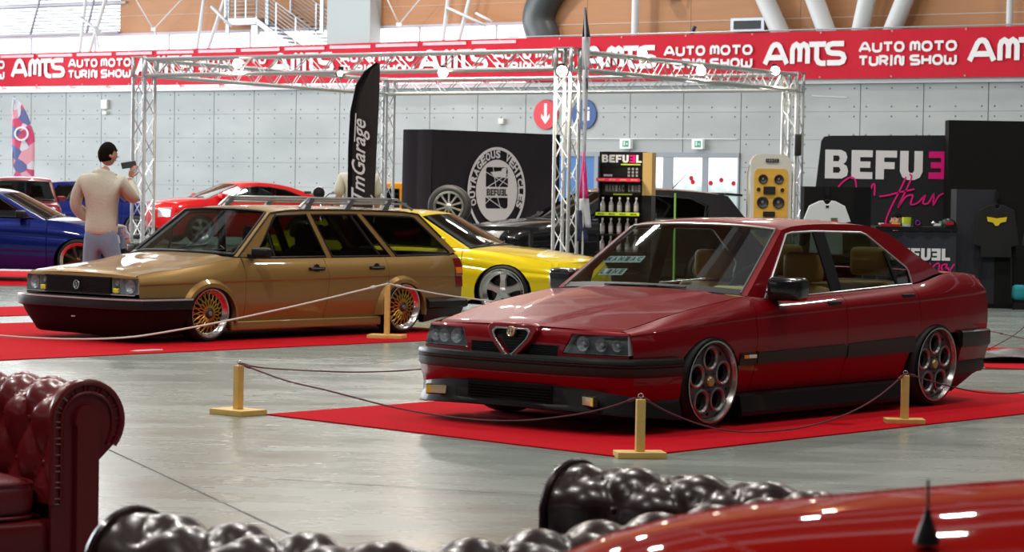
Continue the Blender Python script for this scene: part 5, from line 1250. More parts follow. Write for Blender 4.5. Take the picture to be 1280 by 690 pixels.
gen_car('burgundy_classic', 'burgundy classic car with round headlights and chrome screen frame at far left', (-11.3, 60.2, D(-12)), P_BUR, dict(
    wb=2.4, fo=.62, ro=.75, belt=(.86, .98, .98, .9), R=.33, rim=.22, wheel=star10, w=.88, kf=.30, round=(.64, .76), grille=(.40, .58), gk=.25,
    sil=[(.40, .99), (.70, 1.42), (.9, 1.50), (1.5, 1.54), (2.1, 1.50), (2.35, 1.42), (2.75, 1.0)],
    wins=[[(.66, 1.02), (.82, 1.38), (1.3, 1.42), (1.3, 1.02)], [(1.36, 1.02), (1.36, 1.42), (2.0, 1.38), (2.2, 1.02)]],
    up=[(.58, 1.01), (.78, 1.40), (1.33, 1.435), (2.05, 1.40), (2.28, 1.01)], door=(.45, 1.35), glass=M_GLASSD,
    extra=lambda c, r: quick('screen_frame', M_CHROME, r, lambda q: q.tube([c.top(t_, -.93, .006) for t_ in (.03, .5, .97)] + [c.top(.98, t_, .006) for t_ in rng(-.9, .9, .2)] + [c.top(t_, .93, .006) for t_ in (.97, .5, .03)], .025, 6, closed=True))))
gen_car('blue_hatchback', 'dark blue hatchback standing behind the left truss tower', (-9.55, 68.2, D(-78)), P_BLU, dict(
    wb=2.45, fo=.75, ro=.65, belt=(.84, .95, .98, .98), R=.31, rim=.20, wheel=star10, w=.84,
    sil=[(.35, .95), (.95, 1.38), (1.2, 1.44), (1.8, 1.46), (2.4, 1.43), (2.7, 1.36), (2.95, .99)],
    wins=[[(.62, .99), (.98, 1.31), (1.5, 1.37), (1.5, .99)], [(1.57, .99), (1.57, 1.37), (2.2, 1.34), (2.5, .99)]],
    up=[(.55, .98), (.98, 1.34), (1.55, 1.39), (2.25, 1.36), (2.56, .99)], door=(.4, 1.5)))
gen_car('red_sports_coupe', 'bright red sports coupe behind the gold estate, in front of the concrete wall', (-7.75, 62.0, D(62)), P_BR, dict(
    wb=2.55, fo=.95, ro=1.0, belt=(.90, 1.06, 1.12, 1.05), R=.34, rim=.26, wheel=star5, w=.92, kf=.35, lift=.04, lampz=(.62, .84), lampy=(.45, .78),
    sil=[(.20, 1.04), (1.05, 1.40), (1.35, 1.455), (1.7, 1.46), (2.1, 1.42), (2.4, 1.36), (3.30, 1.07)],
    wins=[[(.85, 1.10), (1.18, 1.33), (1.5, 1.37), (1.85, 1.35), (1.9, 1.13)], [(1.96, 1.13), (1.92, 1.345), (2.2, 1.30), (2.6, 1.16)]],
    up=[(.75, 1.09), (1.15, 1.345), (1.5, 1.385), (1.9, 1.368), (2.25, 1.31), (2.66, 1.14)], door=(.40, 1.85), glass=M_GLASSD))
gen_car('orange_van', 'small boxy orange vehicle behind the estate roof rack, beside the far truss tower', (-3.05, 49.0, D(75)), P_ORG, dict(
    wb=2.2, fo=.45, ro=.5, belt=(.95, 1.05, 1.05, 1.04), R=.30, rim=.2, wheel=star10, w=.78, gk=.1,
    sil=[(.0, 1.04), (.22, 1.42), (.35, 1.50), (1.2, 1.52), (2.3, 1.50), (2.52, 1.44), (2.62, 1.06)],
    wins=[[(.22, 1.08), (.34, 1.40), (.78, 1.42), (.78, 1.08)], [(.90, 1.08), (.90, 1.42), (1.5, 1.42), (1.5, 1.08)], [(1.62, 1.08), (1.62, 1.42), (2.3, 1.40), (2.4, 1.08)]],
    up=[(.14, 1.07), (.30, 1.43), (1.2, 1.435), (2.34, 1.42), (2.46, 1.07)], door=(.15, .85), glass=glass('far_glass_dark', (0, 0, 0)),
    extra=lambda c, r: [c.gside('window_post', [(a, 1.07), (a, 1.44), (a+.12, 1.44), (a+.12, 1.07)], P_ORG, r, sg, .003, .01) for a in (.78, 1.5) for sg in (-1, 1)]))

# ------------------------------------------------------------------ black cloth stand with the round emblem
A0, A1 = Vector((-1.27, 40.5, 0)), Vector((.75, 42.85, 0)); e = (A1-A0).normalized(); nf = Vector((e.y, -e.x, 0)); HZ = 2.36
t = thing('cloth_booth', 'box-shaped stand covered in black cloth with a large round white emblem', 'booth', A0)
Fm = frame((0, 0, 0), e, (0, 0, 1))
q = MB(); Lw = (A1-A0).length
q.grid(40, 8, lambda u, v: Fm @ Vector((u*Lw, v*HZ - .012*math.sin(u*PI), .012*math.sin(u*23)*(.3+u) + .008*math.sin(u*51+v*4))))
bk = -nf
q.grid(26, 8, lambda u, v: Vector((0, 0, v*HZ)) + bk*(u*.62) + Vector((-e.x, -e.y, 0))*(.05*abs(math.sin(u*2.0*PI))*(1.1-.55*v) + .03*(1-v)))
q.add([Vector((0, 0, HZ)), e*Lw + up*HZ, e*Lw + bk*.62 + up*HZ, bk*.62 + up*HZ], [(0, 1, 2, 3)]); q.grid(4, 2, lambda u, v: e*Lw + bk*(.62*u) + up*(HZ*v)); q.grid(4, 2, lambda u, v: bk*.62 + e*(Lw*u) + up*(HZ*v))
q.build('cloth_cover', pr('booth_cloth', (.022, .019, .024), .9, spec=.1, bump=((5, 5, 2), .5, .03)), t)
mprint = pr('cloth_print', (.60, .57, .60), .8)
EC = Fm @ Matrix.Translation((1.50, 1.42, .035)); R0_ = .70
q = MB()
vs, fs = plate(circle(0, 0, R0_, 64), [circle(0, 0, R0_-.045, 64)], .003); q.add(vs, fs, None, EC)
vs, fs = plate(circle(0, 0, .50, 64), [rrect(-.27, -.28, .27, .38, .05)], .003); q.add(vs, fs, None, EC)
txt = 'OUTRAGEOUS VEHICLES'
a_ = 198.; 
for i, ch in enumerate(txt):
    if ch != ' ':
        ang = D(a_ - i*12.2); T = EC @ Matrix.Rotation(ang - PI/2, 4, 'Z') @ Matrix.Translation((-.056 if ch != 'I' else -.02, .522, 0)); put_text(q, ch, T, .108 if ch != 'I' else .04, .128, None, th=.003, bold=.035)
q.box((0, -.02, .001), (.60, .17, .004), None, EC)
for a, c_ in (((-.25, .05), (.27, .28)), ((-.10, .38), (-.02, .05)), ((-.27, .30), (.27, .10)), ((.05, .07), (.27, .25)), ((-.25, -.10), (.15, -.28)), ((.02, -.11), (.10, -.28)), ((-.27, -.20), (-.12, -.10)), ((.27, .36), (.10, .30))): ribbon(q, [a, c_], .012, None, EC)
q.poly([(-.16, .30), (.10, .32), (.12, .36), (.22, .38), (.22, .22), (.26, .22), (.26, .38), (.30, .44), (.30, .26), (.36, .20), (.10, .22), (-.06, .22)], .003, None, EC)
q.build('round_emblem', mprint, t)
q = MB(); block(q, 'BEFUeL', EC @ Matrix.Translation((-.25, -.075, .004)), .50, .11, pr('print_dark', (.03, .03, .035), .8), .003); q.build('emblem_lettering', None, t)

# wheel on a black rail stand
t = thing('spare_wheel', 'loose silver multi-spoke wheel with tyre standing on a black rail before the cloth booth', 'wheel', (-.905, 36.48, 0), D(18))
wv = make_wheel(t, (0, 0, 1.20), .30, .215, .24, (10, .03, .02, (.50, .50, .50), 'spoke_pale'), 0); wv.rotation_euler = (0, 0, D(-25)); wv.name = 'tyre'
q = MB(); q.box((.45, .12, .905), (1.7, .06, .05)); q.box((.45, .36, .905), (1.7, .06, .05))
for x in (-.3, 1.2):
    for y in (.12, .36): q.box((x, y, .45), (.05, .05, .88))
    q.box((x, .24, .88), (.05, .3, .04))
tag(q.build('display_rail', M_BLACKP, loc=(-.93, 36.26, 0), rot=(0, 0, D(3))), 'black metal rail stand carrying the loose wheel', 'stand')

# ------------------------------------------------------------------ product stand
yaw = D(-14); S0 = Vector((1.48, 35.5, 0))
t = thing('product_stand', 'tall black shop stand with rows of small bottles and a white and pink header', 'display', S0, yaw)
q = MB(); q.box((0, .16, 1.0), (.60, .04, 1.98)); q.box((0, 0, .06), (.60, .36, .12)); q.box((-.29, .02, .95), (.02, .32, 1.78)); q.build('body', M_BLACKP, t)
q = MB(); q.box((0, -.02, 1.885), (.62, .10, .20)); hd = q.build('header', M_BLACKP, t)
q = MB(); T = Matrix(((1, 0, 0, -.275), (0, 0, -1, -.072), (0, 1, 0, 1.84), (0, 0, 0, 1))); block(q, 'BEFUeL', T, .55, .105, [M_WHITE]*4 + [M_PINK, M_WHITE], .003); q.box((.40, -.025, .004), (.27, .018, .004), pr('print_lime', (.55, .75, .02), .5), T); q.build('header_lettering', None, hd)
q = MB(); q.box((.36, .04, 1.69), (.13, .28, .58), pr('plywood', (.55, .36, .12), .6)); q.box((.36, .04, .7), (.13, .28, 1.4), M_BLACKP); q.build('side_panel', None, t)
q = MB(); q.box((0, -.01, 1.72), (.58, .10, .17)); q.build('upper_box', M_BLACKP, t)
for z, col, nm in ((1.605, 'strip_pink', (.80, .01, .14)), (1.143, 'strip_lime', (.58, .72, .02)), (.86, None, None), (.62, None, None), (.34, None, None)):
    q = MB(); q.box((-.01, -.12, z), (.60, .26, .018), M_BLACKP)
    if col: q.box((-.01, -.255, z), (.60, .006, .045), pr(col, nm, .5))
    for k in range(4 if col else 0): put_text(q, 'BEFUEL' if k % 2 else 'MANIAC', Matrix(((1, 0, 0, -.28+.15*k), (0, 0, -1, -.259), (0, 1, 0, z-.010), (0, 0, 0, 1))), .09, .02, M_BLACKP if z < 1.4 else pr('strip_yellow', (.8, .6, .02), .5), th=.002, bold=.01)
    q.build('shelf', None, t)
q = MB(); T = Matrix(((1, 0, 0, -.22), (0, 0, -1, -.065), (0, 1, 0, 1.44), (0, 0, 0, 1)))
q.box((.22, .055, -.005), (.56, .20, .02), M_BLACKP, T)
for i, ch in enumerate('MANIAC LINE'):
    if ch == ' ': continue
    q.box((i*.045+.018, .05, .008), (.038, .105, .004), pr('tile_grey', (.10, .10, .11), .5), T); put_text(q, ch, T @ Matrix.Translation((i*.045+.004, .012, .011)), .028, .078, pr('tile_letter', (.55, .5, .52), .5), th=.002, bold=.01)
q.box((.24, -.03, .008), (.26, .018, .003), pr('print_lime', (0, 0, 0)), T); q.build('name_tiles', None, t)
q = MB()
for i in range(3):
    for j in range(3): q.box((.10+.055*i, -.066, 1.665+.045*j), (.03, .01, .032), M_TRIM)
q.box((-.19, -.064, 1.665), (.12, .006, .03), pr('tile_letter', (0, 0, 0))); q.build('small_labels', None, t)
Ms_ = Matrix.Translation(S0) @ Matrix.Rotation(yaw, 4, 'Z'); b0 = None; k_ = 0
for z in (1.143, .86, .62):
    for row in range(1):
        for i in range(5):
            p = Ms_ @ Vector((-.23+.115*i + (.0 if row == 0 else .02), -.17 + .10*row, z + .012 + (0 if row == 0 else .16*(1))))
            if row == 1: continue
            if b0 is None:
                b0 = tag(empty('spray_bottle', p), 'small clear spray bottle with a white trigger on the product stand', 'bottle', 'spray bottles on the black product stand')
                q = MB(); q.lathe([(0, 0), (.030, 0), (.032, .01), (.032, .13), (.014, .165), (.012, .18)], 14); q.build('bottle_body', pr('bottle_clear', (.22, .22, .22), .15, 0, .5), b0)
                q = MB(); q.lathe([(.0325, .03), (.0325, .11)], 14); q.build('bottle_label', pr('bottle_label', (.40, .38, .36), .5), b0)
                q = MB(); q.box((0, -.012, .20), (.026, .06, .03)); q.box((0, -.03, .175), (.01, .01, .04)); q.build('trigger', pr('bottle_white', (.55, .55, .55), .4), b0)
            else: cp(b0, None, p)
for i in range(5):
    p = Ms_ @ Vector((-.23+.115*i, -.12, .522+.20)); 

# ------------------------------------------------------------------ feather flags
def flag(nm, lb, loc, rz, pts, cloth_mats, pole, pmat, h):
    t = thing(nm, lb, 'flag', loc, rz)
    q = MB(); q.tube(pole, [.012]*(len(pole)-1) + [.006], 8); q.tube([(-.25, -.25, .015), (.25, .25, .015)], .015, 6); q.tube([(-.25, .25, .015), (.25, -.25, .015)], .015, 6); q.build('pole', pmat, t)
    return t
t = flag('feather_flag', 'black feather flag with white script lettering behind the gold estate', (-1.70, 29.5, 0), 0, None, None, [(-.165, 0, 0), (-.165, 0, 1.9), (-.15, 0, 2.3), (-.09, 0, 2.6), (.0, 0, 2.75), (.145, 0, 2.87)], M_BLACKP, 2.9)
edge = [(-.165, .35), (-.165, 1.9), (-.15, 2.25), (-.12, 2.45), (-.05, 2.65), (.04, 2.78), (.145, 2.87)]
q = MB(); ex = curve([(z, x) for x, z in edge]); q.grid(8, 40, lambda u, v: ((ex(.35+2.5*v))*(1-u) + (.15 - .02*math.sin(v*5))*u, .02*math.sin(u*5+v*9), .35+2.5*v)); fl = q.build('flag_cloth', pr('flag_black', (.022, .018, .017), .8), t)
fl.modifiers.new('s', 'SOLIDIFY').thickness = .003
q = MB(); q.grid(2, 40, lambda u, v: (ex(.35+2.5*v) - .005 + .045*u, -.026, .35+2.5*v)); q.build('flag_sleeve', M_BLACK, t)
q = MB(); T = Matrix(((0, -1, 0, .07), (0, 0, -1, -.055), (1, 0, 0, 1.30), (0, 0, 0, 1))); put_text(q, 'TmGarage', T, .92, .20, None, th=.003, shear=.45, bold=.012); ribbon(q, [(.66, .17), (.98, .16)], .012, None, T); ribbon(q, [(-.25, -.06), (.0, -.05), (.06, -.02)], .014, None, T, smooth=4); q.build('flag_lettering', M_WHITE, t)

t = flag('feather_flag', 'tall thin pink, white and navy feather flag seen edge-on beside the nearest truss tower', (.90, 33.5, 0), 0, None, None, [(0, 0, 0), (0, 0, 3.0), (-.015, 0, 3.55), (-.02, 0, 3.80)], pr('pole_grey', (.45, .45, .46), .4), 3.8)
mn = pr('flag_navy', (.015, .02, .06), .7); mw_ = pr('flag_white', (.55, .56, .62), .7); mp_ = pr('flag_pink', (.75, .01, .22), .7)
def flagseg(z0, z1, w0, w1, m, x0=0., x1=0.):
    q.grid(6, 8, lambda u, v: (x0*(1-v)+x1*v + (u-.5)*(w0*(1-v)+w1*v), .015+.03*math.sin(u*6+v*3), z0+(z1-z0)*v), m)
q = MB(); flagseg(3.42, 3.80, .10, .02, mn, -.0, -.02); flagseg(3.0, 3.42, .09, .10, mw_, .0, -.0); flagseg(1.95, 3.0, .035, .08, mw_); flagseg(2.75, 2.9, .04, .045, mn, .012, .012); flagseg(2.3, 2.5, .035, .04, mn)
flagseg(1.35, 1.95, .12, .03, mp_, .0, 0); flagseg(.98, 1.35, .15, .12, mw_, .03, .01); flagseg(.80, 1.2, .15, .10, mn, -.0, -.03); c_ = q.build('flag_cloth', None, t); c_.modifiers.new('s', 'SOLIDIFY').thickness = .003
t = flag('feather_flag', 'feather flag with pink and blue pattern far left before the concrete wall', (-13.7, 72, 0), 0, None, None, [(-.12, 0, 0), (-.14, 0, 3.5), (-.10, 0, 3.75)], M_STEEL, 3.8)
q = MB(); q.grid(6, 30, lambda u, v: (-.14 + u*(.62*(1-max(0, v-.62)/.38*1.0)**.5 if v < 1 else .0), .03*math.sin(u*5+v*7), 1.0+2.75*v))
def fl_nodes(nt, b, L):
    tc = nt.nodes.new('ShaderNodeTexCoord'); n_ = nt.nodes.new('ShaderNodeTexVoronoi'); n_.inputs['Scale'].default_value = 3.2; L.new(tc.outputs['Object'], n_.inputs[0])
    r = nt.nodes.new('ShaderNodeValToRGB'); r.color_ramp.interpolation = 'CONSTANT'; e = r.color_ramp.elements; e[0].color = (.55, .06, .16, 1); e[1].color = (.60, .60, .68, 1); e[1].position = .3; e.new(.5).color = (.10, .12, .30, 1); e.new(.72).color = (.65, .30, .38, 1)
    sp = nt.nodes.new('ShaderNodeSeparateColor'); L.new(n_.outputs['Color'], sp.inputs[0]); L.new(sp.outputs[0], r.inputs[0]); L.new(r.outputs[0], b.inputs['Base Color'])
q.build('flag_cloth', node_mat('flag_pattern', fl_nodes), t).modifiers.new('s', 'SOLIDIFY').thickness = .003
q = MB(); vs, fs = plate(circle(.12, 2.75, .20, 28), [circle(.12, 2.75, .15, 28)], .004); q.add([(x, -.04-z, y) for x, y, z in vs], fs); q.build('flag_ring', M_WHITE, t)

# ------------------------------------------------------------------ speaker cabinet
t = thing('speaker_cabinet', 'white rounded cabinet with a yellow wood front full of round loudspeakers', 'speaker', (3.585, 36.5, 0), D(0))
q = MB(); T = Matrix(((1, 0, 0, 0), (0, 0, -1, 0), (0, 1, 0, 0), (0, 0, 0, 1)))
q.poly(rrect(-.285, .02, .285, 2.0, .13), .30, None, T @ Matrix.Translation((0, 0, -.15))); q.build('cabinet', pr('cabinet_white', (.70, .68, .60), .35, 0, .5), t)
q = MB(); q.poly(rrect(-.235, .08, .235, 1.80, .07), .02, None, T @ Matrix.Translation((0, 0, .145))); q.build('front_board', pr('bamboo', (.80, .47, .07), .45, noise=((2, 2, 22), .3, (.72, .38, .05))), t)
q = MB(); q.box((.01, -.16, 1.915), (.18, .02, .045)); q.build('name_plate', M_BLACKP, t)
q = MB(); put_text(q, 'HERTZ', T @ Matrix.Translation((-.065, 1.90, .172)), .15, .028, M_TRIM, th=.002, bold=.01); q.build('plate_lettering', None, t)
mc = pr('cone_black', (.02, .02, .02), .4); mcc = pr('cone_center', (.35, .20, .14), .3, .4)
for x, z, r in ((-.115, 1.655, .066), (.105, 1.655, .066), (-.115, 1.33, .082), (.105, 1.33, .082), (-.175, 1.51, .027), (.155, 1.505, .027), (-.115, .95, .10), (.105, .95, .10), (-.115, .55, .10), (.105, .55, .10)):
    q = MB(); T2 = T @ Matrix.Translation((x, z, .165)); q.lathe([(r, 0), (r, .016), (r*.86, .019), (r*.7, .011), (r*.35, .003), (r*.25, .008), (0, .010)], 24, mc, T2); q.lathe([(0, .013), (r*.2, .010), (r*.22, .004)], 14, mcc, T2); q.build('loudspeaker', None, t)
for z in (1.50, 1.17):
    q = MB(); q.box((-.025, -.18, z), (.165, .05, .105 if z > 1.3 else .07), M_BLACKP, bev=.008)
    for k in range(4): q.box((-.025, -.207, z-.035+.022*k), (.15, .004, .008), pr('grille_dark', (.05, .05, .05), .4))
    q.build('horn', None, t)
q = MB(); q.tube([(.30, .06, .1), (.31, .06, 1.7), (.29, .06, 1.85)], .012, 6); q.tube([(-.30, .06, .1), (-.31, .06, 1.7), (-.29, .06, 1.85)], .012, 6); q.build('side_rail', M_CHROME, t)

# ------------------------------------------------------------------ shop stand on the right
mboard = pr('board_grey', (.024, .024, .027), .8, spec=.15); mbk2 = pr('booth_black', (.010, .010, .010), .9, spec=.15)
t = thing('lettered_board', 'big dark grey backboard with white and pink block letters and pink script', 'board', (4.1, 36.45, 0))
q = MB(); T = Matrix(((1, 0, 0, 0), (0, 0, -1, 0), (0, 1, 0, 0), (0, 0, 0, 1))); q.poly([(.02, .0), (2.05, 0), (2.05, 2.31), (.30, 2.275), (.22, 2.26), (.18, 2.20), (.10, 1.4)], .05, None, T); q.build('board_panel', mboard, t)
q = MB(); TB_ = T @ Matrix.Translation((.235, 1.68, .053)); block(q, 'BEFU', TB_, 1.36, .40, M_WHITE, .004, .12)
q.add([( .0, 0, 0)], []); block(q, 'e', T @ Matrix.Translation((1.68, 1.695, .053)), .29, .385, M_PINK, .004); q.build('board_lettering', None, t)
q = MB(); TS = T @ Matrix.Translation((0, 0, .062))
for P in ([(.30, 1.30), (.42, 1.55), (.52, 1.66), (.60, 1.70), (.66, 1.66), (.68, 1.50)], [(.72, 1.50), (.86, 1.52), (.90, 1.60), (.93, 1.60), (.93, 1.45)],
          [(1.00, 1.44), (1.10, 1.46), (1.22, 1.50), (1.40, 1.55)], [(1.30, 1.72), (1.24, 1.55), (1.14, 1.30), (1.08, 1.10), (1.10, 1.03), (1.18, 1.08)], [(1.34, 1.76), (1.36, 1.70), (1.26, 1.42), (1.22, 1.30), (1.30, 1.44), (1.38, 1.46), (1.36, 1.34), (1.44, 1.36), (1.52, 1.46), (1.50, 1.36), (1.56, 1.36), (1.62, 1.48), (1.62, 1.34), (1.68, 1.46), (1.76, 1.50), (1.76, 1.40), (1.90, 1.44), (2.1, 1.5)]):
    ribbon(q, [((x if x < 1 else 1+(x-1)*1.22), z) for x, z in P if x < 1.86], .022, None, TS, .004, 5)
q.build('board_script', M_PINK, t)
q = MB(); q.box((1.4, .20, 1.255), (2.8, .32, 2.51)); tag(q.build('black_booth', mbk2, loc=(5.99, 36.0, 0)), 'tall plain black booth wall at the right edge', 'booth')
q = MB(); q.box((.27, .22, .78), (.53, .44, 1.55), pr('booth_black_blue', (.016, .017, .024), .8)); q.box((.66, .20, .78), (.27, .44, 1.55), mbk2); q.box((.40, .22, .03), (.86, .5, .06), M_BLACK)
for x in (.05, .75):
    for y in (.02, .42): q.lathe([(0, 0), (.03, 0), (.03, .05)], 10, M_BLACKP, Matrix.Translation((x, y, 0)))
tag(q.build('display_column', None, loc=(5.80, 34.2, .0)), 'low black display column with hoodies hung on it, in front of the tall black booth', 'column')
q = MB(); q.box((.42, .2, .78), (.86, .4, 1.55), mbk2); q.box((.74, .19, .78), (.2, .405, 1.54), M_BLACK); tag(q.build('display_column', None, loc=(3.74, 33.5, 0)), 'black display column with a white T-shirt hung on it', 'column')
def shirt(nm, lb, cat, loc, mat, s=1., rz=0, long=False, deco=None):
    t = thing(nm, lb, cat, loc, rz)
    q = MB(); W_ = .22*s
    outl = [(-.10, 0), (-.06, .005), (-.03, -.035), (.0, -.045), (.03, -.035), (.06, .005), (.10, 0), (W_, -.06), (W_+.07, -.50 if long else -.24), (W_-.02, -.52 if long else -.27), (W_-.035, -.20), (W_-.02, -.66), (-W_+.02, -.66), (-W_+.035, -.20), (-W_+.02, -.52 if long else -.27), (-W_-.07, -.50 if long else -.24), (-W_, -.06)]
    outl = [(x*s, z) for x, z in outl]; vs, fs = plate(outl, [], .035, .012); q.add([(x, -z, y) for x, y, z in vs], fs, None, None, False); q.build('garment', mat, t)
    q = MB(); q.tube([(-.12, 0, -.03), (0, 0, .03), (.12, 0, -.03)], .006, 6); q.tube([(0, 0, .03), (0, 0, .10), (.02, 0, .13), (0, 0, .15)], .004, 6); q.box((0, .01, .14), (.05, .03, .1)); q.build('hanger', M_BLACKP, t)
    if deco: deco(t)
    return t
shirt('white_shirt', 'white T-shirt with a small red and green chest print on the left display column', 'shirt', (4.02, 33.44, 1.36), pr('shirt_white', (.66, .68, .70), .8), 1.0, 0, False,
      lambda t: (quick('chest_print', None, t, lambda q: (q.box((.09, -.036, -.215), (.085, .006, .022), pr('print_green', (.03, .16, .08), .6)), q.box((.095, -.036, -.245), (.085, .006, .026), pr('print_red', (.5, .03, .02), .6)))), quick('neck_label', M_BLACKP, t, lambda q: q.box((0, -.034, -.06), (.04, .004, .03)))))
shirt('black_hoodie', 'black hoodie with a yellow winged print on the display column', 'hoodie', (6.32, 34.13, 1.34), pr('hoodie_black', (.009, .009, .010), .9), 1.0, 0, True,
      lambda t: (quick('yellow_print', None, t, lambda q: q.poly([(-.13, .03), (-.05, .02), (0, .01), (.05, .02), (.13, .03), (.12, -.03), (.05, -.045), (.02, -.085), (-.02, -.085), (-.05, -.045), (-.12, -.03)], .004, pr('print_yellow', (.75, .55, .01), .6), Matrix(((1, 0, 0, 0), (0, 0, -1, -.035), (0, 1, 0, -.17), (0, 0, 0, 1)))))))
shirt('black_hoodie', 'black hoodie with a white round print at the right edge', 'hoodie', (6.86, 33.85, 1.34), pr('hoodie_black', (0, 0, 0)), .9, D(-25), True,
      lambda t: quick('white_print', M_WHITE, t, lambda q: [q.box((-.05+.02*(k % 3), -.036, -.10-.035*k), (.11, .004, .02)) for k in range(6)]))
q = MB(); q.box((0, 0, .22), (.18, .2, .2), pr('teal_cloth', (.01, .25, .30), .8), bev=.06); q.box((.05, 0, .05), (.3, .2, .08), M_BLACKP); tag(q.build('teal_bag', None, loc=(6.62, 34.0, .0)), 'teal bag on the floor by the display column at the right edge', 'bag')
# counter
t = thing('shop_counter', 'black counter with a printed front cloth behind the tail of the red saloon', 'counter', (4.72, 34.0, 0))
q = MB(); q.box((.535, .25, 1.03), (1.06, .56, .05)); q.build('counter_top', M_BLACKP, t)
q = MB(); q.grid(24, 6, lambda u, v: (u*1.06, .008*math.sin(u*31), 1.0*v)); q.box((.54, .28, .5), (1.06, .5, .98)); fc = q.build('front_cloth', pr('counter_cloth', (.022, .024, .034), .85), t)
q = MB(); T3 = Matrix(((1, 0, 0, 0), (0, 0, -1, -.018), (0, 1, 0, 0), (0, 0, 0, 1))); block(q, 'BEFUeL', T3 @ Matrix.Translation((.20, .62, 0)), .78, .155, M_WHITE, .003)
for P in ([(.42, .44), (.52, .58), (.58, .62), (.60, .50)], [(.60, .50), (.68, .46), (.72, .58), (.72, .46), (.78, .56), (.84, .58), (.84, .48), (.90, .50), (.94, .57), (.88, .56), (.88, .50), (.96, .52), (.96, .36), (.90, .30), (.92, .40), (1.04, .58)]): ribbon(q, P, .018, M_PINK, T3 @ Matrix.Translation((0, 0, .006)), .003, 5)
q.build('counter_print', None, fc)
def item(nm, lb, cat, x, fn, mat, y=34.15): q = MB(); fn(q); tag(q.build(nm, mat, loc=(x, y, 1.055)), lb, cat)
item('lime_mug', 'lime green and white cup on the black counter', 'cup', 5.15, lambda q: (q.lathe([(0, 0), (.055, 0), (.06, .03)], 18, M_WHITE), q.lathe([(.06, .03), (.062, .12), (.054, .12), (.05, .03)], 18, pr('lime', (.50, .62, .03), .4))), None)
item('purple_box', 'small black box with a purple ring print on the counter', 'box', 5.29, lambda q: (q.box((0, 0, .05), (.11, .09, .10), M_BLACKP), q.tube([(.03*math.cos(a), -.047, .05+.03*math.sin(a)) for a in rng(0, 2*PI, .5)], .006, 6, pr('purple', (.25, .02, .30), .4))), None)
item('red_tray', 'flat red and yellow packets at the left end of the counter', 'packet', 4.93, lambda q: (q.box((0, 0, .015), (.24, .14, .03), M_REDB), q.box((.08, -.02, .035), (.10, .08, .02), pr('print_yellow', (0, 0, 0))), q.box((-.11, .0, .03), (.06, .1, .02), M_WHITE)), None)
item('small_figure', 'small white and green ornament on the counter', 'ornament', 5.56, lambda q: (q.box((0, 0, .03), (.10, .06, .03), M_WHITE, None, .3), q.box((.05, 0, .05), (.05, .05, .05), pr('print_green', (0, 0, 0)), None, .6), q.lathe([(0, .08), (.03, .05), (0, .02)], 10, M_TRIM, Matrix.Translation((-.06, 0, 0)))), None)
item('cap', 'black cap with a red front on the right end of the counter', 'cap', 5.70, lambda q: (q.lathe([(.10, 0), (.10, .04), (.085, .08), (.05, .105), (0, .115)], 20, M_BLACKP), q.box((0, -.092, .05), (.10, .02, .035), M_REDB), q.box((0, -.14, .01), (.15, .10, .012), M_BLACKP)), None)
q = MB(); q.lathe([(0, 1.44), (.014, 1.44), (.014, .0), (.12, 0)], 10); tag(q.build('green_pole', pr('green_pole', (.22, .52, .10), .5), loc=(2.17, 35.0, 0)) , 'thin green pole between the product stand and the black hatchback', 'pole')
# ------------------------------------------------------------------ people
def skin(name, V, E_, R_, mat, parent, sub=2, root=0):
    me = bpy.data.meshes.new(name); me.from_pydata(V, E_, []); me.materials.append(mat)
    o = bpy.data.objects.new(name, me); COL.objects.link(o); o.parent = parent
    bm = bmesh.new(); bm.from_mesh(me); ly = bm.verts.layers.skin.verify(); bm.verts.ensure_lookup_table()
    for i, v in enumerate(bm.verts):
        r = R_[i]; v[ly].radius = r if isinstance(r, tuple) else (r, r); v[ly].use_root = (i == root)
    bm.to_mesh(me); bm.free()
    m1 = o.modifiers.new('k', 'SKIN'); m1.use_smooth_shade = True; m2 = o.modifiers.new('b', 'SUBSURF'); m2.levels = sub; m2.render_levels = sub
    return o
def chain(*cs):
    V = []; E_ = []; R_ = []; idx = {}
    for c_ in cs:
        prev = None
        for key, p, r in c_:
            if key in idx: i = idx[key]
            else: i = len(V); V.append(p); R_.append(r); idx[key] = i
            if prev is not None: E_.append((prev, i))
            prev = i
    return V, E_, R_
M_SKIN = pr('skin', (.50, .26, .17), .5); M_HAIR = pr('hair_dark', (.008, .006, .005), .95, spec=.1)
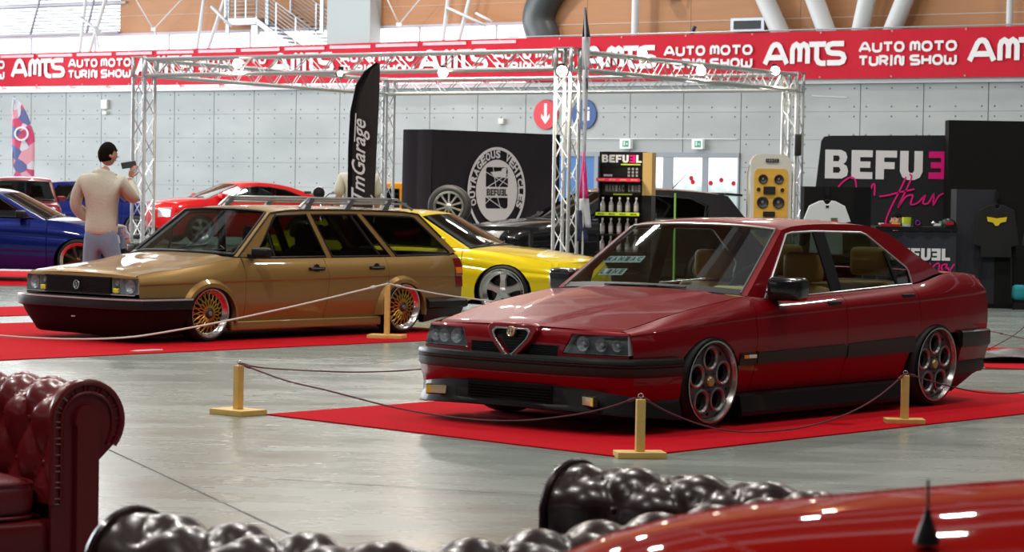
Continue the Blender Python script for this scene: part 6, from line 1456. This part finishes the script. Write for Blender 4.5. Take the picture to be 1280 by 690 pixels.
def head(body, at, rz, tilt=0, hair=M_HAIR):
    T = Matrix.Translation(at) @ Matrix.Rotation(rz, 4, 'Z') @ Matrix.Rotation(tilt, 4, 'X')
    q = MB()
    def hp(u, v):
        th = 2*PI*u; ph = PI*v; x = math.sin(ph)*math.cos(th); y = math.sin(ph)*math.sin(th); z = math.cos(ph)
        wx = .076*(1 - .22*smst(.1, -.9, z)*1); wy = .098*(1-.10*smst(0, -1, z)); X, Y, Z = x*wx, y*wy, z*.118
        if y > 0: Y *= 1.0 - .08*smst(.2, -.2, abs(z)) 
        # nose
        nz = math.exp(-((x/.22)**2 + ((z+.12)/.25)**2)) if y > 0 else 0; Y += .028*nz
        ey = sum(math.exp(-(((x-s)/.16)**2 + ((z-.12)/.12)**2)) for s in (-.42, .42)) if y > 0 else 0; Y -= .012*ey
        ch = math.exp(-((x/.35)**2 + ((z+.85)/.25)**2)) if y > 0 else 0; Y += .014*ch
        return (X, Y, Z)
    q.grid(28, 18, hp, None, T, True, closeu=True)
    for s in (-1, 1): q.lathe([(0, .012), (.018, .012), (.026, .0), (.0, -.006)], 10, None, T @ Matrix.Translation((s*.073, -.005, -.015)) @ Matrix.Rotation(s*D(80), 4, 'Y') @ Matrix.Scale(1.5, 4, (0, 1, 0)))
    h = q.build('head', M_SKIN, body)
    q = MB(); 
    def hr(u, v):
        th = 2*PI*u; ph = PI*v*(.66-.08*math.sin(th)); x = math.sin(ph)*math.cos(th); y = math.sin(ph)*math.sin(th); z = math.cos(ph)
        if y > 0.1: z = max(z, .35 + .1*math.sin(th*7))
        k = 1 + .03*math.sin(th*9+v*11); return (x*.084*k, y*.106*k - .005, z*.127*k)
    q.grid(28, 12, hr, None, T, True, closeu=True); q.build('hair', hair, h)
    q = MB(); 
    for s in (-1, 1): q.lathe([(0, .007), (.009, .003), (.010, -.004)], 10, pr('eye', (.05, .03, .02), .2), T @ Matrix.Translation((s*.031, .083, .014)) @ Matrix.Rotation(-PI/2, 4, 'X'))
    q.tube([T @ Vector((-.024, .088, -.055)), T @ Vector((0, .097, -.057)), T @ Vector((.024, .088, -.055))], .005, 6, pr('lips', (.30, .09, .08), .5)); q.build('face', None, h)
    return h
def hand(parent, at, M, curl=.5, mirror_=1):
    """palm along +X, fingers curl towards -Z"""
    V = [(0, 0, 0), (.045, 0, 0), (.085, 0, 0)]; E_ = [(0, 1), (1, 2)]; R_ = [(.020, .026), (.018, .036), (.015, .036)]
    ob = skin('hand', [M @ Vector(v) for v in V], E_, [r for r in R_], M_SKIN, parent, 1)
    for i, (y, L) in enumerate(((-.030, .062), (-.010, .072), (.010, .068), (.029, .054))):
        p = Vector((.080, y, 0)); P = [p]; a = 0
        for k in range(3): a += curl*(.55+.15*k); p = p + Vector((math.cos(a), 0, -math.sin(a)))*L/3*1.1; P.append(p)
        q = MB(); q.tube([M @ v for v in P], [.0095, .009, .0085, .006], 8); q.build('finger', M_SKIN, ob)
    P = [Vector((.02, -mirror_*.03, 0)), Vector((.045, -mirror_*.055, -.012)), Vector((.070, -mirror_*.062, -.028)), Vector((.085, -mirror_*.055, -.040))]
    q = MB(); q.tube([M @ v for v in P], [.012, .011, .0095, .007], 8); q.build('thumb', M_SKIN, ob)
    return ob
# man in the fleece, seen from behind, photographing
t = thing('person', 'person in a cream fleece and blue jeans seen from behind, holding a phone up', 'person', (-4.24, 26.9, .008), D(-10))
V, E_, R_ = chain([('pel', (0, 0, .98), (.12, .09)), ('ab', (0, .01, 1.15), (.11, .08)), ('chest', (0, 0, 1.38), (.12, .085)), ('nk', (.015, .02, 1.53), .055), ('nk2', (.03, .04, 1.62), .055)],
    [('chest', 0, 0), ('ls', (-.18, .0, 1.47), .065), ('le', (-.29, .03, 1.22), .045), ('lw', (-.17, .20, 1.07), .032)],
    [('chest', 0, 0), ('rs', (.18, .02, 1.47), .065), ('re', (.29, .12, 1.26), .045), ('rw', (.20, .26, 1.50), .030)],
    [('pel', 0, 0), ('lh', (-.10, 0, .80), .07), ('lk', (-.14, .03, .50), .05), ('la', (-.16, .0, .09), .045), ('lt', (-.18, .16, .04), .035)],
    [('pel', 0, 0), ('rh', (.10, 0, .80), .07), ('rk', (.17, .04, .50), .05), ('ra', (.21, .02, .09), .045), ('rt', (.24, .17, .04), .035)])
body = skin('body', V, E_, R_, M_SKIN, t)
M_FLEECE = pr('fleece_cream', (.60, .57, .48), .95, spec=.1, bump=((40, 40, 40), .5, .01), noise=((5, 5, 5), .3, (.53, .50, .41)))
V, E_, R_ = chain([('hem', (0, .0, .86), (.19, .145)), ('hm2', (0, .0, .98), (.19, .145)), ('ab', (0, .01, 1.12), (.18, .135)), ('mid', (0, 0, 1.27), (.185, .14)), ('chest', (0, 0, 1.40), (.185, .135)), ('nk', (.01, .015, 1.525), (.095, .085)), ('col', (.02, .03, 1.585), (.075, .075))],
    [('chest', 0, 0), ('ls', (-.20, .0, 1.455), .085), ('lm', (-.27, .01, 1.33), .075), ('le', (-.30, .03, 1.20), .068), ('lf', (-.25, .12, 1.10), .058), ('lw', (-.17, .19, 1.06), .045)],
    [('chest', 0, 0), ('rs', (.20, .02, 1.455), .085), ('rm', (.26, .07, 1.35), .075), ('re', (.31, .13, 1.26), .066), ('rf', (.27, .20, 1.38), .055), ('rw', (.22, .25, 1.47), .042)])
skin('fleece_jacket', V, E_, R_, M_FLEECE, body)
V, E_, R_ = chain([('w', (0, 0, 1.06), (.16, .12)), ('pel', (0, -.01, .90), (.175, .14))],
    [('pel', 0, 0), ('lh', (-.095, -.005, .80), .105), ('lk', (-.13, .02, .50), .078), ('la', (-.16, .0, .12), .065)],
    [('pel', 0, 0), ('rh', (.10, -.005, .80), .105), ('rk', (.17, .03, .50), .078), ('ra', (.21, .01, .12), .065)])
M_DENIM = pr('denim', (.15, .22, .33), .85, noise=((9, 9, 5), .28, (.25, .33, .44)))
skin('jeans', V, E_, R_, M_DENIM, body)
for s, x in ((-1, -.17), (1, .225)):
    q = MB(); q.box((x, .07, .045), (.10, .28, .09), bev=.035); q.build('shoe', M_BLACKP, body)
q = MB(); q.tube([(.185, -.05, 1.0), (.19, -.06, 1.15), (.185, -.05, 1.28)], .008, 6); q.build('side_zip', pr('zip_grey', (.2, .2, .2), .5), body)
head(body, (.045, .05, 1.735), D(-38), D(-4))
hand(body, None, Matrix.Translation((.215, .255, 1.50)) @ Matrix.Rotation(D(-75), 4, 'Y') @ Matrix.Rotation(D(60), 4, 'X'), .5)
hand(body, None, Matrix.Translation((-.16, .20, 1.05)) @ Matrix.Rotation(D(20), 4, 'Z'), .3, -1)
q = MB(); q.box((0, 0, 0), (.155, .076, .009), M_BLACKP, bev=.003); q.box((0, 0, -.006), (.145, .07, .002), pr('phone_violet', (.30, .24, .55), .3)); o = tag(q.build('phone', None, loc=(-4.00, 27.13, 1.64), rot=(D(55), D(-10), D(15))), 'phone held up beside the head of the person in the cream fleece', 'phone')

def half_person(lb, loc, rz, shirt_mat, hgt=1.0, sit=False):
    t = thing('person', lb, 'person', loc, rz); s = hgt; z0 = -.57 if sit else 0
    if sit:
        legs = [[('pel', 0, 0), ('lh', (-.10, .08, .38), .085), ('lk', (-.12, .45, .40), .06), ('la', (-.12, .46, .09), .045), ('lt', (-.12, .60, .04), .035)], [('pel', 0, 0), ('rh', (.10, .08, .38), .085), ('rk', (.12, .45, .40), .06), ('ra', (.12, .46, .09), .045), ('rt', (.12, .60, .04), .035)]]
    else: legs = [[('pel', 0, 0), ('lh', (-.10, 0, .88), .09), ('lk', (-.11, .02, .50), .06), ('la', (-.11, .0, .09), .045), ('lt', (-.12, .14, .04), .035)], [('pel', 0, 0), ('rh', (.10, 0, .88), .09), ('rk', (.11, .02, .50), .06), ('ra', (.12, .0, .09), .045), ('rt', (.14, .14, .04), .035)]]
    A_ = [('pel', (0, 0, .96+z0), (.14, .11)), ('ab', (0, .0, 1.13+z0), (.13, .10)), ('chest', (0, 0, 1.36+z0), (.15, .11)), ('nk', (0, .02, 1.50+z0), .055), ('nk2', (0, .03, 1.58+z0), .05)]
    arms = [[('chest', 0, 0), (s_+'s', (x*.18, 0, 1.44+z0), .06), (s_+'e', (x*.24, .02, 1.17+z0), .043), (s_+'w', (x*.22, .18, 1.0+z0), .030)] for s_, x in (('l', -1), ('r', 1))]
    V, E_, R_ = chain(A_, *arms, *legs); body = skin('body', V, E_, R_, M_SKIN, t)
    V, E_, R_ = chain([('h', (0, 0, .95+z0), (.17, .13)), ('chest', (0, 0, 1.36+z0), (.175, .13)), ('c', (0, .01, 1.49+z0), (.08, .08))], *[[('chest', 0, 0), (s_+'s', (x*.19, 0, 1.43+z0), .08), (s_+'e', (x*.24, .01, 1.22+z0), .07)] for s_, x in (('l', -1), ('r', 1))])
    skin('t_shirt', V, E_, R_, shirt_mat, body)
    V, E_, R_ = chain([('w', (0, 0, .99+z0), (.155, .12)), ('pel', (0, 0, .90+z0), (.155, .12))], [('pel', 0, 0)] + [(k, p, r*1.3 if not isinstance(r, tuple) else r) for k, p, r in legs[0][1:4]], [('pel', 0, 0)] + [(k, p, r*1.3 if not isinstance(r, tuple) else r) for k, p, r in legs[1][1:4]])
    skin('trousers', V, E_, R_, pr('trousers_dark', (.02, .022, .03), .8), body)
    head(body, (0, .045, 1.69+z0), 0)
    for x in (-1, 1): hand(body, None, Matrix.Translation((x*.22, .19, 1.0+z0)) @ Matrix.Rotation(PI/2, 4, 'Z') @ Matrix.Rotation(D(30), 4, 'Y'), .4, x)
    for x in (-.12, .13):
        q = MB(); q.box((x, .53 if sit else .06, .045), (.095, .27, .09), bev=.03); q.build('shoe', M_BLACKP, body)
    return t
half_person('person in a cream T-shirt mostly hidden behind the black feather flag', (-1.95, 32.8, 0), D(20), pr('shirt_cream', (.60, .58, .50), .9)).scale = (1.09,)*3
half_person('person with dark hair sitting low behind the shop counter', (5.17, 35.25, 0), D(180), pr('shirt_black', (.02, .02, .022), .9), 1, True)
q = MB(); q.box((0, 0, .13), (.42, .42, .26), bev=.02); tag(q.build('stool', M_BLACKP, loc=(5.17, 35.28, 0)), 'black box stool behind the shop counter', 'stool')

# handlebars of a small motorbike behind the estate
t = thing('small_motorbike', 'small motorbike whose handlebar and headlamp rise behind the estate roof rack', 'motorbike', (-2.53, 34.5, 0), D(12))
q = MB(); q.tube([(-.20, 0, 1.36), (-.08, .02, 1.34), (.04, .02, 1.30), (.10, .0, 1.35), (.19, -.04, 1.37)], .012, 8); q.build('handlebar', M_CHROME, t)
for x in (-.19, .18):
    q = MB(); q.tube([(x-.045, 0, 1.365), (x+.045, 0, 1.365)], .018, 8); q.build('grip', M_RUB, t)
q = MB(); q.lathe([(0, -.07), (.06, -.05), (.078, 0), (.078, .03), (.0, .045)], 20, M=Matrix.Translation((-.05, -.05, 1.36)) @ Matrix.Rotation(PI/2, 4, 'X')); q.build('headlamp', M_BLACKP, t)
q = MB(); q.lathe([(0, .02), (.055, .0), (.06, -.02)], 18, M=Matrix.Translation((-.04, -.02, 1.43))); q.build('instrument_pod', M_TRIM, t)
q = MB(); q.tube([(0, 0, 1.3), (-.02, -.25, .3)], .025, 8); q.build('fork', M_CHROME, t)
q = MB(); q.box((.0, .30, .85), (.22, .55, .24), bev=.08); q.build('tank', P_ORG, t)
q = MB(); q.box((.0, .75, .88), (.24, .5, .10), bev=.04); q.build('seat', M_BLACKP, t)
for y in (-.30, 1.0):
    w_ = make_wheel(t, (.05, y, .28), .28, .21, .10, star10, 0, PI/2)
q = MB(); q.box((0, .42, .45), (.25, .5, .35), bev=.05); q.build('engine', M_STEEL, t)

# ------------------------------------------------------------------ chesterfield sofas
def sofa(nm, lb, loc, rz, mat, W_, D_, Ht, cushions, pitch=.24, r=.145, tuft=.045, vp=.28):
    t = thing(nm, lb, 'sofa', loc, rz)
    zc = Ht - r; a, d = W_/2 - r, D_/2
    # U path: left arm front, back, right arm front (x, y), inward normal to the seat
    path = []; rc = .16
    for y in rng(d, -d+r+rc, .02): path.append((-a, y, 1, 0))
    for i in range(1, 12): th = PI + (PI/2)*i/12; path.append((-a+rc + rc*math.cos(th), -d+r+rc + rc*math.sin(th), -math.cos(th), -math.sin(th)))
    for x in rng(-a+rc, a-rc, .02): path.append((x, -d+r, 0, 1))
    for i in range(1, 12): th = -PI/2 + (PI/2)*i/12; path.append((a-rc + rc*math.cos(th), -d+r+rc + rc*math.sin(th), -math.cos(th), -math.sin(th)))
    for y in rng(-d+r+rc, d, .02): path.append((a, y, -1, 0))
    S = [0.]
    for p, p2 in zip(path, path[1:]): S.append(S[-1] + math.hypot(p2[0]-p[0], p2[1]-p[1]))
    # section (n inward, z): inner wall up, over the roll, outer side back to the frame
    sec = []; 
    for z in rng(.26, zc, .02): sec.append((r*.98, z, 1., 0.))
    for i in range(1, 27): th = (PI*1.22)*i/26; sec.append((r*math.cos(th), zc + r*math.sin(th), math.cos(th), math.sin(th)))
    Q = [0.]
    for p, p2 in zip(sec, sec[1:]): Q.append(Q[-1] + math.hypot(p2[0]-p[0], p2[1]-p[1]))
    q = MB(); vs = []; m = len(sec); n = len(path)
    qtop = Q[-1]*.80
    def puff(s, v):
        U = s/pitch; Vv = v/vp; A = U+Vv; B = U-Vv
        f = abs(math.sin(PI*A/1)*math.sin(PI*B/1))**.5
        e0 = smst(0, .10, s)*smst(0, .10, S[-1]-s)
        k = 1-smst(qtop-.06, qtop+.02, v)
        return (tuft*(f-.80))*k*e0
    for i in range(n):
        x, y, nx, ny = path[i]
        for j in range(m):
            nn, z, dn, dz = sec[j]; h = puff(S[i], Q[j]); N_ = nn + dn*h; vs.append((x+nx*N_, y+ny*N_, z + dz*h))
    q.add(vs, [(i*m+j, (i+1)*m+j, (i+1)*m+j+1, i*m+j+1) for i in range(n-1) for j in range(m-1)], None, None, True)
    rl = q.build('padded_back', mat, t, fixn=True)
    # buttons
    first = None; cnt = 0
    k = 0
    for iu in range(0, int(S[-1]/(pitch/2))+1):
        for iv in range(0, int(qtop/(vp/2))+1):
            if (iu+iv) % 2: continue
            s, v = iu*pitch/2, iv*vp/2
            if s < .06 or s > S[-1]-.06 or v > qtop-.03 or v < .03: continue
            i = min(range(n), key=lambda q_: abs(S[q_]-s)); j = min(range(m), key=lambda q_: abs(Q[q_]-v)); cnt += 1
            p = vs[i*m+j]
            if cnt > 95: continue
            if first is None:
                b_ = MB(); b_.lathe([(0, .010), (.009, .007), (.014, 0), (.0, -.008)], 12); first = b_.build('button', mat, rl); o = first
            else: o = cp(first, rl)
            o.location = p
            nx, ny = path[i][2], path[i][3]; dn, dz = sec[j][2], sec[j][3]
            o.rotation_euler = Vector((nx*dn, ny*dn, dz)).to_track_quat('Z', 'Y').to_euler()
    # frame: outer panels under the roll
    q = MB(); q.box((0, -d+.09, .25), (W_-.2, .13, .50), bev=.02)
    for s_ in (-1, 1): q.box((s_*(a-.02), .02, .25), (.13, D_-.12, .50), bev=.02)
    q.box((0, .06, .13), (W_-.3, D_-.16, .14), bev=.03); q.build('frame', mat, t)
    for s_ in (-1, 1):
        # scroll face, its piping, the raised front panel
        pr_ = [(s_*(a) - s_*p[0], p[1]) for p in sec]
        b_ = MB(); face = pr_ + [(s_*(a+.035), .40), (s_*(a+.035), .08), (s_*(a-r*.98), .08)]
        b_.poly(face, .02, None, Matrix(((1, 0, 0, 0), (0, 0, 1, d-.012), (0, 1, 0, 0), (0, 0, 0, 1))))
        sf = b_.build('arm_front', mat, t, fixn=True)
        b_ = MB(); b_.tube([(x, d+.010, z) for x, z in pr_], .013, 8)
        sp = [(s_*a - s_*(p[0]*.74), zc + (p[1]-zc)*.74 if p[1] > zc-.02 else p[1]) for p in sec]; b_.tube([(x, d+.014, z) for x, z in sp], .006, 6); b_.build('piping', mat, sf)
        b_ = MB()
        for kk in range(26):
            p0 = pr_[int(kk/26*(len(pr_)-1))]; p1 = sp[int(kk/26*(len(sp)-1))]; b_.tube([(p0[0], d+.008, p0[1]), (p1[0], d+.012, p1[1])], .0045, 5)
        b_.build('pleats', mat, sf)
        b_ = MB(); o_ = [(-.045, .06), (.045, .06), (.045, zc-.02)] + [(.052*math.cos(D(th))*1.0, zc-.0+.06*math.sin(D(th))) for th in range(-10, 191, 15)] + [(-.045, zc-.02)]
        b_.poly(o_, .03, None, Matrix(((1, 0, 0, s_*(a-.005)), (0, 0, 1, d+.004), (0, 1, 0, 0), (0, 0, 0, 1)))); b_.build('front_panel', mat, sf)
    wc = (2*a - 2*r - .01)/cushions
    for i in range(cushions):
        q = MB(); cw, cd_, chh = wc/2-.004, (D_-2*r-.05+.10)/2, .085
        def cus(u, v):
            th = 2*PI*u; ph = PI*(v-.5); ex_ = .28; c1 = math.cos(th); s1 = math.sin(th); sg_ = lambda w: math.copysign(abs(w)**ex_, w)
            k_ = abs(math.cos(ph))**.35; x = cw*sg_(c1)*k_; y = cd_*sg_(s1)*k_; z = chh*math.copysign(abs(math.sin(ph))**.6, math.sin(ph))
            return (x, y, z + (.018*(1-(x/cw)**2)*(1-(y/cd_)**2) if z > 0 else 0))
        q.grid(64, 20, cus, closeu=True)
        o = q.build('seat_cushion', pr(mat.name + '_cushion', tuple(mat.node_tree.nodes['Principled BSDF'].inputs['Base Color'].default_value[:3]), .42, bump=((9, 9, 9), .5, .02)) if True else mat, t, loc=(-a+r+.005+wc*(i+.5), .09, .275))
        b_ = MB()
        for zz in (.062, -.062):
            P = []
            for kk in range(64): x, y, z = cus(kk/64, .5); P.append((x*.985, y*.985, zz))
            b_.tube(P, .007, 6, closed=True)
        b_.build('cushion_piping', mat, o)
    for sx in (-1, 1):
        for sy in (-1, 1):
            q = MB(); q.lathe([(0, 0), (.025, 0), (.04, .05), (.03, .08)], 12, M=Matrix.Translation((sx*(a-.05), sy*(d-.10), 0))); q.build('leg', M_BLACKP, t)
    return t
M_OX = pr('oxblood_leather', (.15, .008, .012), .30, 0, .1, .4, bump=((70, 70, 70), .12, .003))
M_DKL = pr('dark_brown_leather', (.020, .006, .006), .27, 0, .1, .4, bump=((70, 70, 70), .12, .003))
sofa('oxblood_sofa', 'oxblood red buttoned leather sofa at the left edge, its scrolled arm facing the camera', (-2.54, 9.56, 0), D(-143.1), M_OX, 2.0, .92, .71, 2, .23, .145, .045, .30)
sofa('dark_brown_sofa', 'dark brown buttoned leather sofa seen from behind along the bottom of the picture', (.045, 5.985, 0), D(49.5), M_DKL, 1.80, .95, .735, 2, .21, .13, .034, .26)

# ------------------------------------------------------------------ red car in the foreground
P_FRED = pr('paint_foreground_red', (.30, .0015, .002), .4, 0, .55, 0.)
fg, fc_ = gen_car('foreground_red_car', 'bright red car whose bonnet with a black aerial fills the bottom right corner', (.93, 4.30, D(80)), P_FRED, dict(
    wb=2.5, fo=.92, ro=.9, hc=(.14, .155), hoodpts=[(-.43, .715), (-.30, .765), (-.1, .80)], belt=(.665, .845, .855, .84), R=.31, rim=.23, wheel=star10, w=.86, kf=.42, lampz=(.60, .72),
    sil=[(.62, .845), (1.25, 1.32), (1.5, 1.38), (2.0, 1.38), (2.4, 1.33), (2.6, 1.28), (3.1, .84)],
    wins=[[(.95, .87), (1.28, 1.25), (1.8, 1.30), (1.8, .87)], [(1.87, .87), (1.87, 1.30), (2.35, 1.25), (2.65, .87)]],
    up=[(.88, .85), (1.28, 1.28), (1.84, 1.32), (2.4, 1.27), (2.72, .85)], door=(.6, 1.8)))
q = MB(); q.lathe([(.017, 0), (.0165, .006), (.010, .024), (.0055, .036), (.004, .045)], 20); q.tube([(0, 0, .04), (.0, .0, .085)], .0022, 6); q.build('aerial', pr('aerial_rubber', (.008, .009, .010), .35), fg, loc=(-.360, -.325, .932)).scale = (1.15,)*3
